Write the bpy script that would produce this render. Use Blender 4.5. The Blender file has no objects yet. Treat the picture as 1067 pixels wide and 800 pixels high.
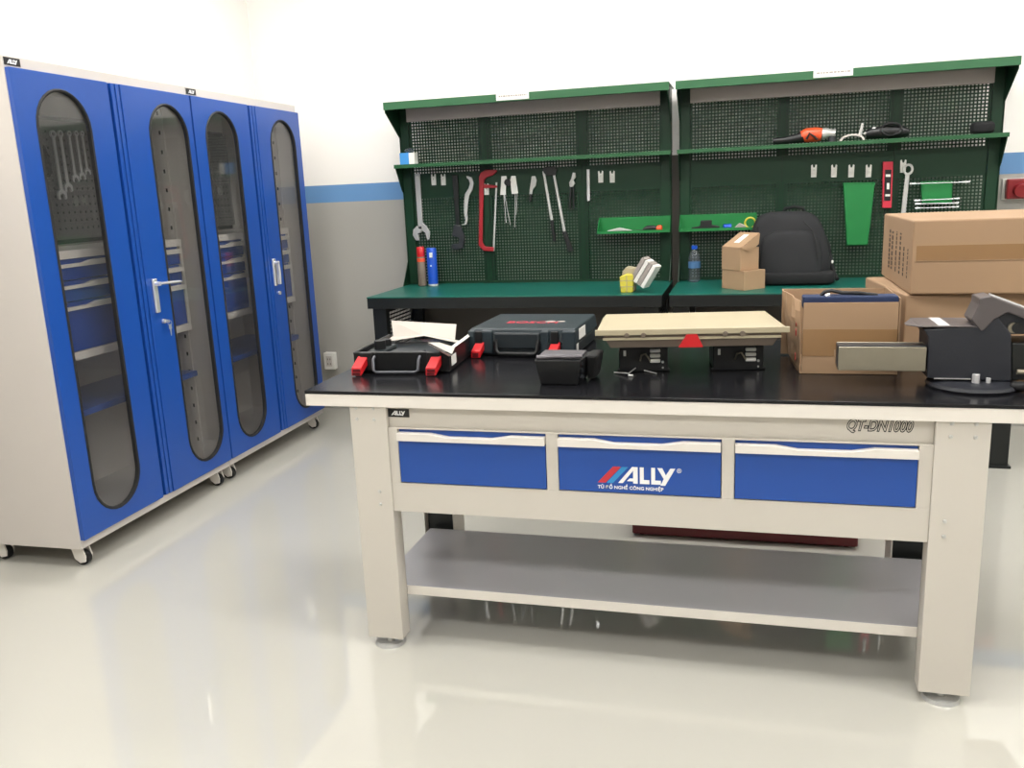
import bpy, bmesh, math, random
from mathutils import Vector, Matrix, Euler
random.seed(7)
C = bpy.context.scene.collection
SC = bpy.context.scene
PI = math.pi

# ------------------------------------------------------------------ camera
FPX = 897.49
CR = Vector((0.96543895, 0.2572371, -0.04191323))
CU = Vector((-0.01660493, 0.22119716, 0.97508774))
CF = Vector((-0.26009983, 0.94069171, -0.21782375))
CLOC = Vector((0, 0, 1.42))
cam = bpy.data.cameras.new('camera')
cam.sensor_fit = 'HORIZONTAL'; cam.sensor_width = 36.0
cam.lens = FPX * 36.0 / 1067.0
cam.clip_start = 0.05
camo = bpy.data.objects.new('camera', cam)
M = Matrix((CR, CU, -CF)).transposed().to_4x4()
M.translation = CLOC
camo.matrix_world = M
C.objects.link(camo)
SC.camera = camo

# ------------------------------------------------------------------ look and light
SC.view_settings.view_transform = 'Standard'
SC.view_settings.look = 'None'
SC.view_settings.gamma = 1.0
SC.view_settings.exposure = 0.0
SC.view_settings.use_curve_mapping = False
w = bpy.data.worlds.new('world'); SC.world = w; w.use_nodes = True
w.node_tree.nodes['Background'].inputs[0].default_value = (0.9, 0.95, 1, 1)
w.node_tree.nodes['Background'].inputs[1].default_value = 0.3
LAMP_POWER = 16.5
CEIL_Z = 3.2
LAMPS = [(x, y) for x in (-1.9, 0.1, 2.1) for y in (-0.3, 1.9, 4.0)]


def at(u, v, axis, val):
    """The point on a real plane of the room that stands behind a measured picture point."""
    d = CF * FPX + CR * (u - 533.5) - CU * (v - 400.0)
    i = 'xyz'.index(axis)
    t = (val - CLOC[i]) / d[i]
    return CLOC + d * t


# ------------------------------------------------------------------ materials
def lin(c):
    return tuple((v / 12.92 if v <= 0.04045 else ((v + 0.055) / 1.055) ** 2.4) for v in [x / 255.0 for x in c])


def mat(name, rgb, rough=0.5, metal=0.0, spec=0.5, var=0.0, vscale=8.0, bump=0.0, bscale=200.0, coat=0.0, alpha=1.0):
    m = bpy.data.materials.new(name); m.use_nodes = True
    nt = m.node_tree; b = nt.nodes['Principled BSDF']
    c = lin(rgb)
    b.inputs['Base Color'].default_value = (*c, 1)
    b.inputs['Roughness'].default_value = rough
    b.inputs['Metallic'].default_value = metal
    b.inputs['Specular IOR Level'].default_value = spec
    if coat:
        b.inputs['Coat Weight'].default_value = coat
        b.inputs['Coat Roughness'].default_value = 0.05
    tc = nt.nodes.new('ShaderNodeTexCoord')
    if var:
        n = nt.nodes.new('ShaderNodeTexNoise'); n.inputs['Scale'].default_value = vscale; n.inputs['Detail'].default_value = 4
        mx = nt.nodes.new('ShaderNodeMix'); mx.data_type = 'RGBA'
        mx.inputs[6].default_value = tuple(max(0, v * (1 - var)) for v in c) + (1,)
        mx.inputs[7].default_value = tuple(min(1, v * (1 + var)) for v in c) + (1,)
        nt.links.new(tc.outputs['Object'], n.inputs['Vector'])
        nt.links.new(n.outputs['Fac'], mx.inputs[0]); nt.links.new(mx.outputs[2], b.inputs['Base Color'])
        rr = nt.nodes.new('ShaderNodeMapRange'); rr.inputs[3].default_value = rough * 0.85; rr.inputs[4].default_value = min(1, rough * 1.15)
        nt.links.new(n.outputs['Fac'], rr.inputs[0]); nt.links.new(rr.outputs[0], b.inputs['Roughness'])
    if bump:
        n2 = nt.nodes.new('ShaderNodeTexNoise'); n2.inputs['Scale'].default_value = bscale
        bp = nt.nodes.new('ShaderNodeBump'); bp.inputs['Strength'].default_value = bump; bp.inputs['Distance'].default_value = 0.002
        nt.links.new(tc.outputs['Object'], n2.inputs['Vector'])
        nt.links.new(n2.outputs['Fac'], bp.inputs['Height']); nt.links.new(bp.outputs['Normal'], b.inputs['Normal'])
    return m


def wall_mat(stripe):
    m = mat('wall_paint_stripe' if stripe else 'wall_paint', (236, 234, 230), 0.55, bump=0.1, bscale=90)
    nt = m.node_tree; b = nt.nodes['Principled BSDF']
    g = nt.nodes.new('ShaderNodeNewGeometry'); s = nt.nodes.new('ShaderNodeSeparateXYZ')
    nt.links.new(g.outputs['Position'], s.inputs[0])
    n = nt.nodes.new('ShaderNodeTexNoise'); n.inputs['Scale'].default_value = 1.5
    nt.links.new(g.outputs['Position'], n.inputs['Vector'])
    lo = nt.nodes.new('ShaderNodeMix'); lo.data_type = 'RGBA'
    lo.inputs[6].default_value = (*lin(WALL_LOW), 1); lo.inputs[7].default_value = (*lin(tuple(min(255, c + 5) for c in WALL_LOW)), 1)
    nt.links.new(n.outputs['Fac'], lo.inputs[0])

    def step(z):
        t = nt.nodes.new('ShaderNodeMath'); t.operation = 'GREATER_THAN'; t.inputs[1].default_value = z
        nt.links.new(s.outputs['Z'], t.inputs[0]); return t
    a = nt.nodes.new('ShaderNodeMix'); a.data_type = 'RGBA'
    nt.links.new(step(1.400).outputs[0], a.inputs[0]); nt.links.new(lo.outputs[2], a.inputs[6])
    a.inputs[7].default_value = (*lin((104, 150, 200)), 1)
    c = nt.nodes.new('ShaderNodeMix'); c.data_type = 'RGBA'
    nt.links.new(step(1.511).outputs[0], c.inputs[0]); nt.links.new(a.outputs[2], c.inputs[6])
    c.inputs[7].default_value = (*lin((250, 247, 243)), 1)
    nt.links.new(c.outputs[2], b.inputs['Base Color'])
    return m


WALL_LOW = (168, 166, 160)
MT = {}
MT['wall'] = wall_mat(True)
MT['ceiling'] = mat('ceiling_paint', (238, 238, 236), 0.8)
MT['floor'] = mat('epoxy_floor', (186, 184, 175), 0.025, spec=0.7, var=0.03, vscale=0.8, coat=0.3)
MT['cream'] = mat('cream_powder_coat', (204, 198, 188), 0.38, var=0.02, bump=0.05, bscale=400)
MT['edging'] = mat('edging_enamel', (226, 220, 211), 0.38, var=0.02)
MT['cabgrey'] = mat('light_grey_powder_coat', (204, 197, 190), 0.4, var=0.02, bump=0.05, bscale=400)
MT['shelfgrey'] = mat('grey_shelf_enamel', (188, 187, 191), 0.2, metal=0.15, spec=0.7, var=0.03, vscale=3)
MT['blue'] = mat('blue_powder_coat', (28, 76, 160), 0.3, var=0.03, bump=0.05, bscale=400)
MT['bluedark'] = mat('drawer_blue', (24, 72, 160), 0.3, var=0.03)
MT['black_top'] = mat('black_laminate', (22, 22, 25), 0.2, spec=0.36, var=0.15, vscale=6, bump=0.03, bscale=30)
MT['black'] = mat('black_plastic', (14, 15, 17), 0.42)
MT['black_metal'] = mat('black_painted_steel', (16, 20, 20), 0.4)
MT['rubber'] = mat('black_rubber', (18, 18, 19), 0.65)
MT['green'] = mat('green_powder_coat', (15, 50, 30), 0.42, spec=0.35, var=0.05, bump=0.04, bscale=300)
MT['green_hood'] = mat('green_hood_enamel', (44, 96, 60), 0.4, var=0.05, bump=0.04, bscale=300)
MT['green_shelf'] = mat('green_shelf_enamel', (32, 84, 48), 0.42, var=0.05)
MT['bright_green'] = mat('bright_green_paint', (24, 118, 58), 0.4, var=0.05)
MT['teal'] = mat('teal_rubber_mat', (14, 92, 80), 0.35, var=0.08, vscale=5)
MT['reflector'] = mat('white_lamp_housing', (172, 162, 158), 0.5, var=0.02)
MT['steel'] = mat('steel', (200, 200, 197), 0.34, metal=0.55, var=0.08, vscale=20)
MT['chrome'] = mat('chrome', (232, 232, 233), 0.2, metal=0.6)
MT['dark_steel'] = mat('dark_steel', (70, 72, 76), 0.4, metal=0.8, var=0.1, vscale=20)
MT['white'] = mat('white_plastic', (232, 230, 224), 0.4)
MT['socket_red'] = mat('dark_red_socket', (140, 28, 34), 0.4)
MT['level_red'] = mat('pinkish_red_enamel', (200, 48, 68), 0.4)
MT['board_grey'] = mat('grey_pegboard_enamel', (112, 110, 108), 0.45)
MT['polished'] = mat('polished_edge', (235, 235, 235), 0.25, metal=0.2)
MT['label_blue'] = mat('muted_blue_label', (70, 108, 150), 0.5)
MT['handle_grey'] = mat('grey_handle_plastic', (84, 86, 92), .4)
MT['paper'] = mat('white_paper', (180, 173, 164), 0.7, var=0.02, vscale=12)
MT['red'] = mat('red_plastic', (196, 28, 34), 0.35)
MT['dark_red'] = mat('dark_red_paint', (92, 14, 22), 0.4, var=0.05)
MT['saw_red'] = mat('saw_red', (160, 30, 40), 0.4)
MT['slate'] = mat('slate_blue_plastic', (32, 44, 50), 0.42, var=0.05, bump=0.15, bscale=500)
MT['slate_dark'] = mat('dark_slate_plastic', (22, 30, 35), 0.45)
MT['card'] = mat('corrugated_cardboard', (156, 127, 98), 0.78, var=0.05, vscale=6, bump=0.1, bscale=60)
MT['card_light'] = mat('cardboard_light', (170, 139, 108), 0.78, var=0.05, vscale=6, bump=0.1, bscale=60)
MT['tape'] = mat('brown_parcel_tape', (142, 110, 76), 0.25, var=0.04)
MT['ink'] = mat('print_ink', (70, 56, 46), 0.7)
MT['redink'] = mat('red_print', (150, 50, 40), 0.7)
MT['navy'] = mat('navy_fabric', (28, 42, 76), 0.85, bump=0.3, bscale=900)
MT['fabric'] = mat('black_fabric', (25, 26, 29), 0.8, var=0.12, bump=0.4, bscale=700)
MT['fabric2'] = mat('black_base_fabric', (17, 18, 20), 0.85, bump=0.4, bscale=700)
MT['beige'] = mat('cream_cover', (172, 161, 134), 0.45, var=0.02)
MT['taupe'] = mat('taupe_housing', (112, 100, 88), 0.4)
MT['vise'] = mat('charcoal_cast_iron', (32, 34, 41), 0.5, var=0.1, vscale=30, bump=0.15, bscale=150)
MT['vise_edge'] = mat('grey_brown_cast_iron', (82, 76, 76), 0.45, var=0.1, vscale=30)
MT['vise_bar'] = mat('oiled_steel_bar', (150, 143, 126), 0.34, metal=0.55, var=0.08, vscale=25)
MT['yellow'] = mat('yellow_card', (206, 194, 66), 0.5)
MT['silvercard'] = mat('grey_card', (160, 152, 146), 0.5)
MT['orange'] = mat('orange_plastic', (226, 84, 44), 0.4)
MT['blue_can'] = mat('blue_can', (24, 80, 190), 0.3)
MT['skyblue'] = mat('sky_blue_card', (66, 146, 214), 0.5)
MT['logo_white'] = mat('white_print', (240, 240, 240), 0.5)
MT['logo_red'] = mat('red_logo', (196, 50, 60), 0.5)
MT['logo_blue'] = mat('light_blue_logo', (50, 140, 200), 0.5)
MT['brand_red'] = mat('raised_red_lettering', (200, 50, 70), 0.5)
MT['shade_grey'] = mat('shade_dark_taupe', (74, 69, 62), 0.5)  # shade tone for the bench gap and the space under the counters
MT['handle_white'] = mat('white_handle_strip', (226, 220, 212), 0.35)


def glass_mat(name, tint, haze=0.0):
    m = bpy.data.materials.new(name); m.use_nodes = True
    nt = m.node_tree; nt.nodes.clear()
    out = nt.nodes.new('ShaderNodeOutputMaterial')
    tr = nt.nodes.new('ShaderNodeBsdfTransparent'); tr.inputs[0].default_value = (*tint, 1)
    gl = nt.nodes.new('ShaderNodeBsdfGlossy'); gl.inputs['Roughness'].default_value = 0.03
    fr = nt.nodes.new('ShaderNodeFresnel')
    ge = nt.nodes.new('ShaderNodeNewGeometry'); io = nt.nodes.new('ShaderNodeMapRange')      # same reflectance on both faces of the sheet
    io.inputs[3].default_value = 1.5; io.inputs[4].default_value = 1 / 1.5
    nt.links.new(ge.outputs['Backfacing'], io.inputs[0]); nt.links.new(io.outputs[0], fr.inputs[0])
    mx = nt.nodes.new('ShaderNodeMixShader')
    nt.links.new(fr.outputs[0], mx.inputs[0]); nt.links.new(tr.outputs[0], mx.inputs[1]); nt.links.new(gl.outputs[0], mx.inputs[2])
    df = nt.nodes.new('ShaderNodeBsdfDiffuse'); df.inputs[0].default_value = (0.5, 0.5, 0.5, 1)
    m2 = nt.nodes.new('ShaderNodeMixShader'); m2.inputs[0].default_value = haze
    nt.links.new(mx.outputs[0], m2.inputs[1]); nt.links.new(df.outputs[0], m2.inputs[2])
    nt.links.new(m2.outputs[0], out.inputs[0])
    return m


MT['pane'] = glass_mat('acrylic_pane', (0.87, 0.87, 0.87), 0.03)
MT['clear'] = glass_mat('clear_plastic', (0.72, 0.82, 0.92), 0.10)


def emit(name, col, p):
    m = bpy.data.materials.new(name); m.use_nodes = True
    b = m.node_tree.nodes['Principled BSDF']
    b.inputs['Base Color'].default_value = (*col, 1)
    b.inputs['Emission Color'].default_value = (*col, 1); b.inputs['Emission Strength'].default_value = p
    return m


MT['lamp'] = emit('lamp_diffuser', (1.0, 0.98, 0.95), LAMP_POWER)


# ------------------------------------------------------------------ mesh helpers
class MB:
    def __init__(s): s.bm = bmesh.new()

    def box(s, x0, x1, y0, y1, z0, z1):
        v = [s.bm.verts.new((x, y, z)) for x in (x0, x1) for y in (y0, y1) for z in (z0, z1)]
        for f in ((0, 1, 3, 2), (4, 6, 7, 5), (0, 4, 5, 1), (2, 3, 7, 6), (0, 2, 6, 4), (1, 5, 7, 3)):
            s.bm.faces.new([v[i] for i in f])
        return s

    def hexa(s, bot, top):
        v = [s.bm.verts.new(p) for p in list(bot) + list(top)]
        n = len(bot)
        s.bm.faces.new(v[:n][::-1]); s.bm.faces.new(v[n:])
        for i in range(n):
            j = (i + 1) % n
            s.bm.faces.new((v[i], v[j], v[n + j], v[n + i]))
        return s

    def prism(s, pts, plane, a, b):
        def P(p, t):
            if plane == 'xz': return (p[0], t, p[1])
            if plane == 'yz': return (t, p[0], p[1])
            return (p[0], p[1], t)
        return s.hexa([P(p, a) for p in pts], [P(p, b) for p in pts])

    def cyl(s, a, b, r, r2=None, seg=20):
        a = Vector(a); b = Vector(b); r2 = r if r2 is None else r2
        d = (b - a).normalized(); q = d.to_track_quat('Z', 'Y')
        def ring(c, rr): return [c + q @ Vector((rr * math.cos(2 * PI * i / seg), rr * math.sin(2 * PI * i / seg), 0)) for i in range(seg)]
        return s.hexa(ring(a, r), ring(b, r2))

    def lathe(s, prof, cx=0, cy=0, seg=24):
        rings = []
        for r, z in prof:
            rings.append([s.bm.verts.new((cx + r * math.cos(2 * PI * i / seg), cy + r * math.sin(2 * PI * i / seg), z)) for i in range(seg)])
        for k in range(len(rings) - 1):
            for i in range(seg):
                j = (i + 1) % seg
                s.bm.faces.new((rings[k][i], rings[k][j], rings[k + 1][j], rings[k + 1][i]))
        s.bm.faces.new(rings[0][::-1]); s.bm.faces.new(rings[-1])
        return s

    def tube(s, pts, r, seg=10, closed=False, flat=1.0):
        pts = [Vector(p) for p in pts]; n = len(pts); rings = []
        rs = r if isinstance(r, (list, tuple)) else [r] * n
        up = None
        for i in range(n):
            if closed: t = pts[(i + 1) % n] - pts[i - 1]
            else: t = pts[min(i + 1, n - 1)] - pts[max(i - 1, 0)]
            t.normalize()
            if up is None:
                up = Vector((0, 1, 0)) if abs(t.y) < 0.9 else Vector((0, 0, 1))
            e = (up - t * up.dot(t)).normalized(); f = t.cross(e); up = e
            rings.append([s.bm.verts.new(pts[i] + rs[i] * (math.cos(2 * PI * k / seg) * e * flat + math.sin(2 * PI * k / seg) * f)) for k in range(seg)])
        m = n if closed else n - 1
        for i in range(m):
            a = rings[i]; b = rings[(i + 1) % n]
            for k in range(seg):
                j = (k + 1) % seg
                s.bm.faces.new((a[k], a[j], b[j], b[k]))
        if not closed:
            s.bm.faces.new(rings[0][::-1]); s.bm.faces.new(rings[-1])
        return s

    def blob(s, c, r, e=1.0, seg=28, rings=16, fn=None):
        """superellipsoid: e<1 squarer"""
        def sp(v): return math.copysign(abs(v) ** e, v)
        vs = []
        for i in range(rings + 1):
            ph = -PI / 2 + PI * i / rings
            row = []
            for k in range(seg):
                th = 2 * PI * k / seg
                p = Vector((r[0] * sp(math.cos(ph)) * sp(math.cos(th)), r[1] * sp(math.cos(ph)) * sp(math.sin(th)), r[2] * sp(math.sin(ph))))
                if fn: p = fn(p)
                row.append(s.bm.verts.new(Vector(c) + p))
            vs.append(row)
        for i in range(rings):
            for k in range(seg):
                j = (k + 1) % seg
                s.bm.faces.new((vs[i][k], vs[i][j], vs[i + 1][j], vs[i + 1][k]))
        bmesh.ops.remove_doubles(s.bm, verts=s.bm.verts, dist=1e-5)
        return s

    def perf(s, x0, x1, z0, z1, y, pitch, hole, margin, bands=()):
        """a sheet in the xz plane with a real grid of square holes; bands: (z0,z1) left solid"""
        def cuts(a, b):
            n = int((b - a - 2 * margin) / pitch); off = a + (b - a - n * pitch) / 2
            L = [a]
            for i in range(n):
                m = off + (i + 0.5) * pitch
                L += [m - hole / 2, m + hole / 2]
            return L + [b]
        X = cuts(x0, x1); Z = cuts(z0, z1)
        g = {}
        def V(i, k):
            if (i, k) not in g: g[(i, k)] = s.bm.verts.new((X[i], y, Z[k]))
            return g[(i, k)]
        for k in range(len(Z) - 1):
            zc = (Z[k] + Z[k + 1]) / 2
            solid = any(a <= zc <= b for a, b in bands)
            for i in range(len(X) - 1):
                if i % 2 == 1 and k % 2 == 1 and not solid: continue
                s.bm.faces.new((V(i, k), V(i + 1, k), V(i + 1, k + 1), V(i, k + 1)))
        return s

    def xf(s, mtx):
        bmesh.ops.transform(s.bm, matrix=mtx, verts=s.bm.verts); return s

    def build(s, name, m, parent=None, world=False, bevel=0.0, smooth=False, seg=2, solid=0.0):
        if not solid: bmesh.ops.recalc_face_normals(s.bm, faces=s.bm.faces)
        if world and parent is not None:
            r = parent
            while r.parent: r = r.parent
            s.xf(Matrix.Translation(-r.location))
        if parent is None:
            vs = [v.co for v in s.bm.verts]
            lo = [min(v[i] for v in vs) for i in range(3)]; hi = [max(v[i] for v in vs) for i in range(3)]
            o0 = Vector(((lo[0] + hi[0]) / 2, (lo[1] + hi[1]) / 2, lo[2]))
            s.xf(Matrix.Translation(-o0))
        me = bpy.data.meshes.new(name); s.bm.to_mesh(me); s.bm.free()
        me.materials.append(MT[m] if isinstance(m, str) else m)
        if smooth:
            for p in me.polygons: p.use_smooth = True
            try: me.set_sharp_from_angle(angle=math.radians(40))
            except Exception: pass
        o = bpy.data.objects.new(name, me); C.objects.link(o)
        if parent is not None: o.parent = parent
        else: o.location = o0
        if solid:
            md = o.modifiers.new('solid', 'SOLIDIFY'); md.thickness = solid; md.offset = 0
        if bevel:
            md = o.modifiers.new('bevel', 'BEVEL'); md.width = bevel; md.segments = seg; md.limit_method = 'ANGLE'; md.angle_limit = math.radians(40)
        return o


def tag(o, label, cat, group=None, kind=None):
    if label: o['label'] = label
    if cat: o['category'] = cat
    if group: o['group'] = group
    if kind: o['kind'] = kind
    return o


def thing(name, loc, label, cat, group=None, rz=0.0):
    o = bpy.data.objects.new(name, None); o.empty_display_size = 0.05; C.objects.link(o)
    o.location = loc; o.rotation_euler = (0, 0, rz)
    return tag(o, label, cat, group)


def copy_tree(o, parent=None):
    c = o.copy(); C.objects.link(c)
    if parent is not None: c.parent = parent
    for ch in list(o.children): copy_tree(ch, c)
    return c


def struct(name, mb, m):
    o = mb.build(name, m); o['kind'] = 'structure'; return o


def text_part(name, body, size, m, parent, mtx, extrude=0.0004, offset=0.0, shear=0.0, align='LEFT', sx=1.0):
    """Lettering as a thin mesh; mtx takes the text's own plane to the parent's coordinates."""
    cu = bpy.data.curves.new(name, 'FONT'); cu.body = body; cu.size = size; cu.extrude = extrude; cu.offset = offset
    cu.shear = shear; cu.align_x = align; cu.resolution_u = 3
    t = bpy.data.objects.new(name, cu); C.objects.link(t)
    dg = bpy.context.evaluated_depsgraph_get(); dg.update()
    me = bpy.data.meshes.new_from_object(t.evaluated_get(dg))
    bpy.data.objects.remove(t)
    me.transform(Matrix.Diagonal((sx, 1, 1, 1))); me.transform(mtx)
    me.materials.clear(); me.materials.append(MT[m])
    o = bpy.data.objects.new(name, me); C.objects.link(o); o.parent = parent
    return o


def M_xz(x, y, z): return Matrix.Translation((x, y, z)) @ Matrix.Rotation(PI / 2, 4, 'X')       # faces -y
def M_yz(x, y, z): return Matrix.Translation((x, y, z)) @ Matrix.Rotation(PI / 2, 4, 'Z') @ Matrix.Rotation(PI / 2, 4, 'X')   # faces +x
def M_left(x, y, z): return Matrix.Translation((x, y, z)) @ Matrix.Rotation(-PI / 2, 4, 'Z') @ Matrix.Rotation(PI / 2, 4, 'X')   # faces -x


# the letters A L L Y of the maker's mark, in a box 0..1 high; slanted like the print
ALLY = [[(0.0, 0), (0.27, 0), (0.86, 0.78), (0.86, 0.30), (0.66, 0.30), (0.50, 0.13), (0.86, 0.13), (0.86, 0), (1.12, 0), (1.12, 1.0), (0.80, 1.0)],
        [(1.24, 0), (1.24, 1), (1.46, 1), (1.46, 0.24), (1.78, 0.24), (1.78, 0)],
        [(1.88, 0), (1.88, 1), (2.10, 1), (2.10, 0.24), (2.42, 0.24), (2.42, 0)],
        [(2.22, 1.0), (2.50, 1.0), (2.70, 0.58), (2.95, 1.0), (3.22, 1.0), (2.66, -0.05), (2.40, -0.05), (2.58, 0.36)]]


def ally(mb, h, y0, y1, x, z, sx=1.0):
    for L in ALLY: mb.prism([(x + p[0] * h * sx, z + p[1] * h) for p in L], 'xz', y0, y1)
    return mb


# ------------------------------------------------------------------ room
XL, XR, YB, YR = -3.12, 3.6, 5.294, -3.2
struct('floor', MB().box(XL - .1, XR + .1, YR - .1, YB + .1, -0.1, 0), 'floor')
struct('ceiling', MB().box(XL - .1, XR + .1, YR - .1, YB + .1, CEIL_Z, CEIL_Z + .1), 'ceiling')
struct('wall_back', MB().box(XL - .1, XR + .1, YB, YB + .1, 0, CEIL_Z), 'wall')
struct('wall_left', MB().box(XL - .1, XL, YR, YB, 0, CEIL_Z), 'wall')
struct('wall_right', MB().box(XR, XR + .1, YR, YB, 0, CEIL_Z), 'wall')
struct('wall_front', MB().box(XL - .1, XR + .1, YR - .1, YR, 0, CEIL_Z), 'wall')
first = None
for i, (x, y) in enumerate(LAMPS):
    if first is None:
        first = thing('ceiling_light', (x, y, CEIL_Z - .055), 'rectangular white ceiling light panel', 'light', 'ceiling light panels')
        f = MB(); f.box(-.62, .62, -.32, -.30, 0, .054); f.box(-.62, .62, .30, .32, 0, .054); f.box(-.62, -.60, -.30, .30, 0, .054); f.box(.60, .62, -.30, .30, 0, .054)
        f.build('frame', 'white', first)
        MB().box(-.60, .60, -.30, .30, .012, .05).build('diffuser', 'lamp', first)
    else:
        o = copy_tree(first); o.location = (x, y, CEIL_Z - .055)

# ------------------------------------------------------------------ glass-door storage cabinets
CW, CD, CB, CT = 1.085, 0.50, 0.087, 1.97


def stadium(cy, z0, z1, r, n=14):
    p = []
    for i in range(n + 1):
        a = PI * i / n; p.append((cy + r * math.cos(a), z1 - r + r * math.sin(a)))
    for i in range(n + 1):
        a = PI + PI * i / n; p.append((cy + r * math.cos(a), z0 + r + r * math.sin(a)))
    return p


def plate_with_hole(mb, y0, y1, z0, z1, hole, x0, x1):
    """rectangular plate in the yz plane with a hole, x0..x1 thick: quads from hole outline to the rectangle outline"""
    n = len(hole)
    cy = sum(p[0] for p in hole) / n; cz = sum(p[1] for p in hole) / n
    out = []
    for (a, b) in hole:
        dy, dz = a - cy, b - cz
        ts = []
        if dy > 1e-9: ts.append((y1 - cy) / dy)
        if dy < -1e-9: ts.append((y0 - cy) / dy)
        if dz > 1e-9: ts.append((z1 - cz) / dz)
        if dz < -1e-9: ts.append((z0 - cz) / dz)
        t = min(ts); out.append([cy + dy * t, cz + dz * t])
    corners = [(y1, z1), (y0, z1), (y0, z0), (y1, z0)]
    for c in corners:
        k = min(range(n), key=lambda i: (out[i][0] - c[0]) ** 2 + (out[i][1] - c[1]) ** 2)
        out[k] = [c[0], c[1]]
    vi0 = [mb.bm.verts.new((x0, *p)) for p in hole]; vo0 = [mb.bm.verts.new((x0, *p)) for p in out]
    vi1 = [mb.bm.verts.new((x1, *p)) for p in hole]; vo1 = [mb.bm.verts.new((x1, *p)) for p in out]
    for i in range(n):
        j = (i + 1) % n
        mb.bm.faces.new((vi1[i], vi1[j], vo1[j], vo1[i])); mb.bm.faces.new((vi0[j], vi0[i], vo0[i], vo0[j]))
        mb.bm.faces.new((vi0[i], vi0[j], vi1[j], vi1[i])); mb.bm.faces.new((vo0[j], vo0[i], vo1[i], vo1[j]))


def make_cabinet(loc, rz, label, opened):
    t = thing('storage_cabinet', loc, label, 'cabinet', 'glass door storage cabinets against the left wall', rz)
    b = MB(); W = CW
    b.box(-CD, 0, 0, .012, CB, CT); b.box(-CD, 0, W - .012, W, CB, CT)      # sides
    b.box(-CD, -CD + .012, .012, W - .012, CB, CT)                           # back
    b.box(-CD + .012, 0, .012, W - .012, CB, CB + .036); b.box(-CD + .012, 0, .012, W - .012, CT - .040, CT)
    b.build('casing', 'cabgrey', t, bevel=.002)
    # slotted uprights on the inner sides
    for ys, s in ((.0125, 1), (W - .0125, -1)):
        for xs in (-.15,):
            m = MB(); y2 = ys + s * .010
            m.box(xs - .02, xs + .02, min(ys, y2), max(ys, y2), CB + .04, CT - .045)
            u = m.build('upright_rail', 'cabgrey', t)
            m = MB()
            for k in range(19):
                z = CB + .14 + k * .09
                m.box(xs - .005, xs + .005, min(y2, y2 + s * .0008), max(y2, y2 + s * .0008), z, z + .018)
            m.build('slot_pattern', 'black', u)
    # pegboard in the upper part
    p = MB().perf(.05, W - .03, 1.29, 1.82, 0, .036, .010, .02)
    p.xf(Matrix(((0, -1, 0, -CD + .040), (1, 0, 0, 0), (0, 0, 1, 0), (0, 0, 0, 1))))
    p.build('pegboard', 'board_grey', t, solid=.0015)
    MB().box(-CD + .014, -CD + .020, .04, W - .03, 1.27, 1.84).build('pegboard_backing', 'rubber', t)
    # drawer unit
    d = MB(); x1 = -.10
    d.box(-CD + .05, x1, .03, W - .03, 1.228, 1.262); d.box(-CD + .05, x1, .03, W - .03, .812, .846)
    d.box(-CD + .05, x1, .03, .05, .846, 1.228); d.box(-CD + .05, x1, W - .05, W - .03, .846, 1.228); d.box(-CD + .05, x1, W / 2 - .012, W / 2 + .012, .846, 1.228)
    du = d.build('drawer_unit', 'handle_white', t, bevel=.0015)
    for (ya, yb) in ((.054, W / 2 - .016), (W / 2 + .016, W - .054)):
        for za, zb in ((1.143, 1.226), (1.056, 1.139), (.849, 1.052)):
            m = MB().box(x1 - .30, x1 - .004, ya, yb, za, zb - .0335); m.box(x1 - .3, x1 - .012, ya, yb, zb - .0335, zb)
            m.build('drawer', 'bluedark', du, bevel=.001)
            yc = (ya + yb) / 2; zt = zb - .010; zl = zb - .032
            pts = [(ya, zl), (yb, zl), (yb, zt), (yc + .12, zt), (yc + .07, zt - .009), (yc - .07, zt - .009), (yc - .12, zt), (ya, zt)]
            MB().prism(pts, 'yz', x1 - .010, x1 + .012).build('handle_strip', 'handle_white', du)
    MB().box(-CD + .03, -.10, .03, W - .03, .575, .603).build('shelf', 'blue', t, bevel=.002)
    # doors
    mid = W * .50
    zd0, zd1 = CB + .038, CT - .041
    for k, (ya, yb, cy) in enumerate(((.004, .512, .2375), (.592, W - .004, .852 if not opened else .890))):
        cy = (.2375, .893)[k] if opened else (.2375, .865)[k]
        m = MB(); hole = stadium(cy, .185, 1.872, .143)
        plate_with_hole(m, ya, yb, zd0, zd1, hole, .000, .020)
        dr = m.build('door', 'blue', t, bevel=.0015, seg=1)
        g = MB(); inner = stadium(cy, .193, 1.864, .135); n = len(hole)
        o2 = stadium(cy, .181, 1.876, .147)
        va = [g.bm.verts.new((.0205, *q)) for q in o2]; vb = [g.bm.verts.new((.0255, *q)) for q in stadium(cy, .186, 1.871, .142)]
        vc = [g.bm.verts.new((.0225, *q)) for q in inner]; vd = [g.bm.verts.new((.006, *q)) for q in inner]
        for i in range(n):
            j = (i + 1) % n
            for P, Q in ((va, vb), (vb, vc), (vc, vd)): g.bm.faces.new((P[i], P[j], Q[j], Q[i]))
        g.build('rubber_gasket', 'rubber', dr, smooth=True)
        MB().prism(inner, 'yz', .007, .011).build('window_pane', 'pane', dr)
    # folded meeting stiles between the doors
    s = MB(); s.box(-.012, .006, .517, .534, zd0, zd1); s.box(-.012, .014, .542, .562, zd0, zd1); s.box(-.012, .016, .568, .588, zd0, zd1)
    s.build('meeting_stile', 'blue', t, bevel=.0015)
    MB().box(-.03, -.012, .513, .591, zd0, zd1).build('stile_recess', 'black_metal', t)
    # handle
    hy = .640 if opened else .614
    h = MB(); h.box(.020, .032, hy - .014, hy + .014, .955, 1.108)
    hp = h.build('handle_plate', 'chrome', t, bevel=.004)
    h = MB(); h.cyl((.03, hy, 1.085), (.058, hy, 1.085), .010)
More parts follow.
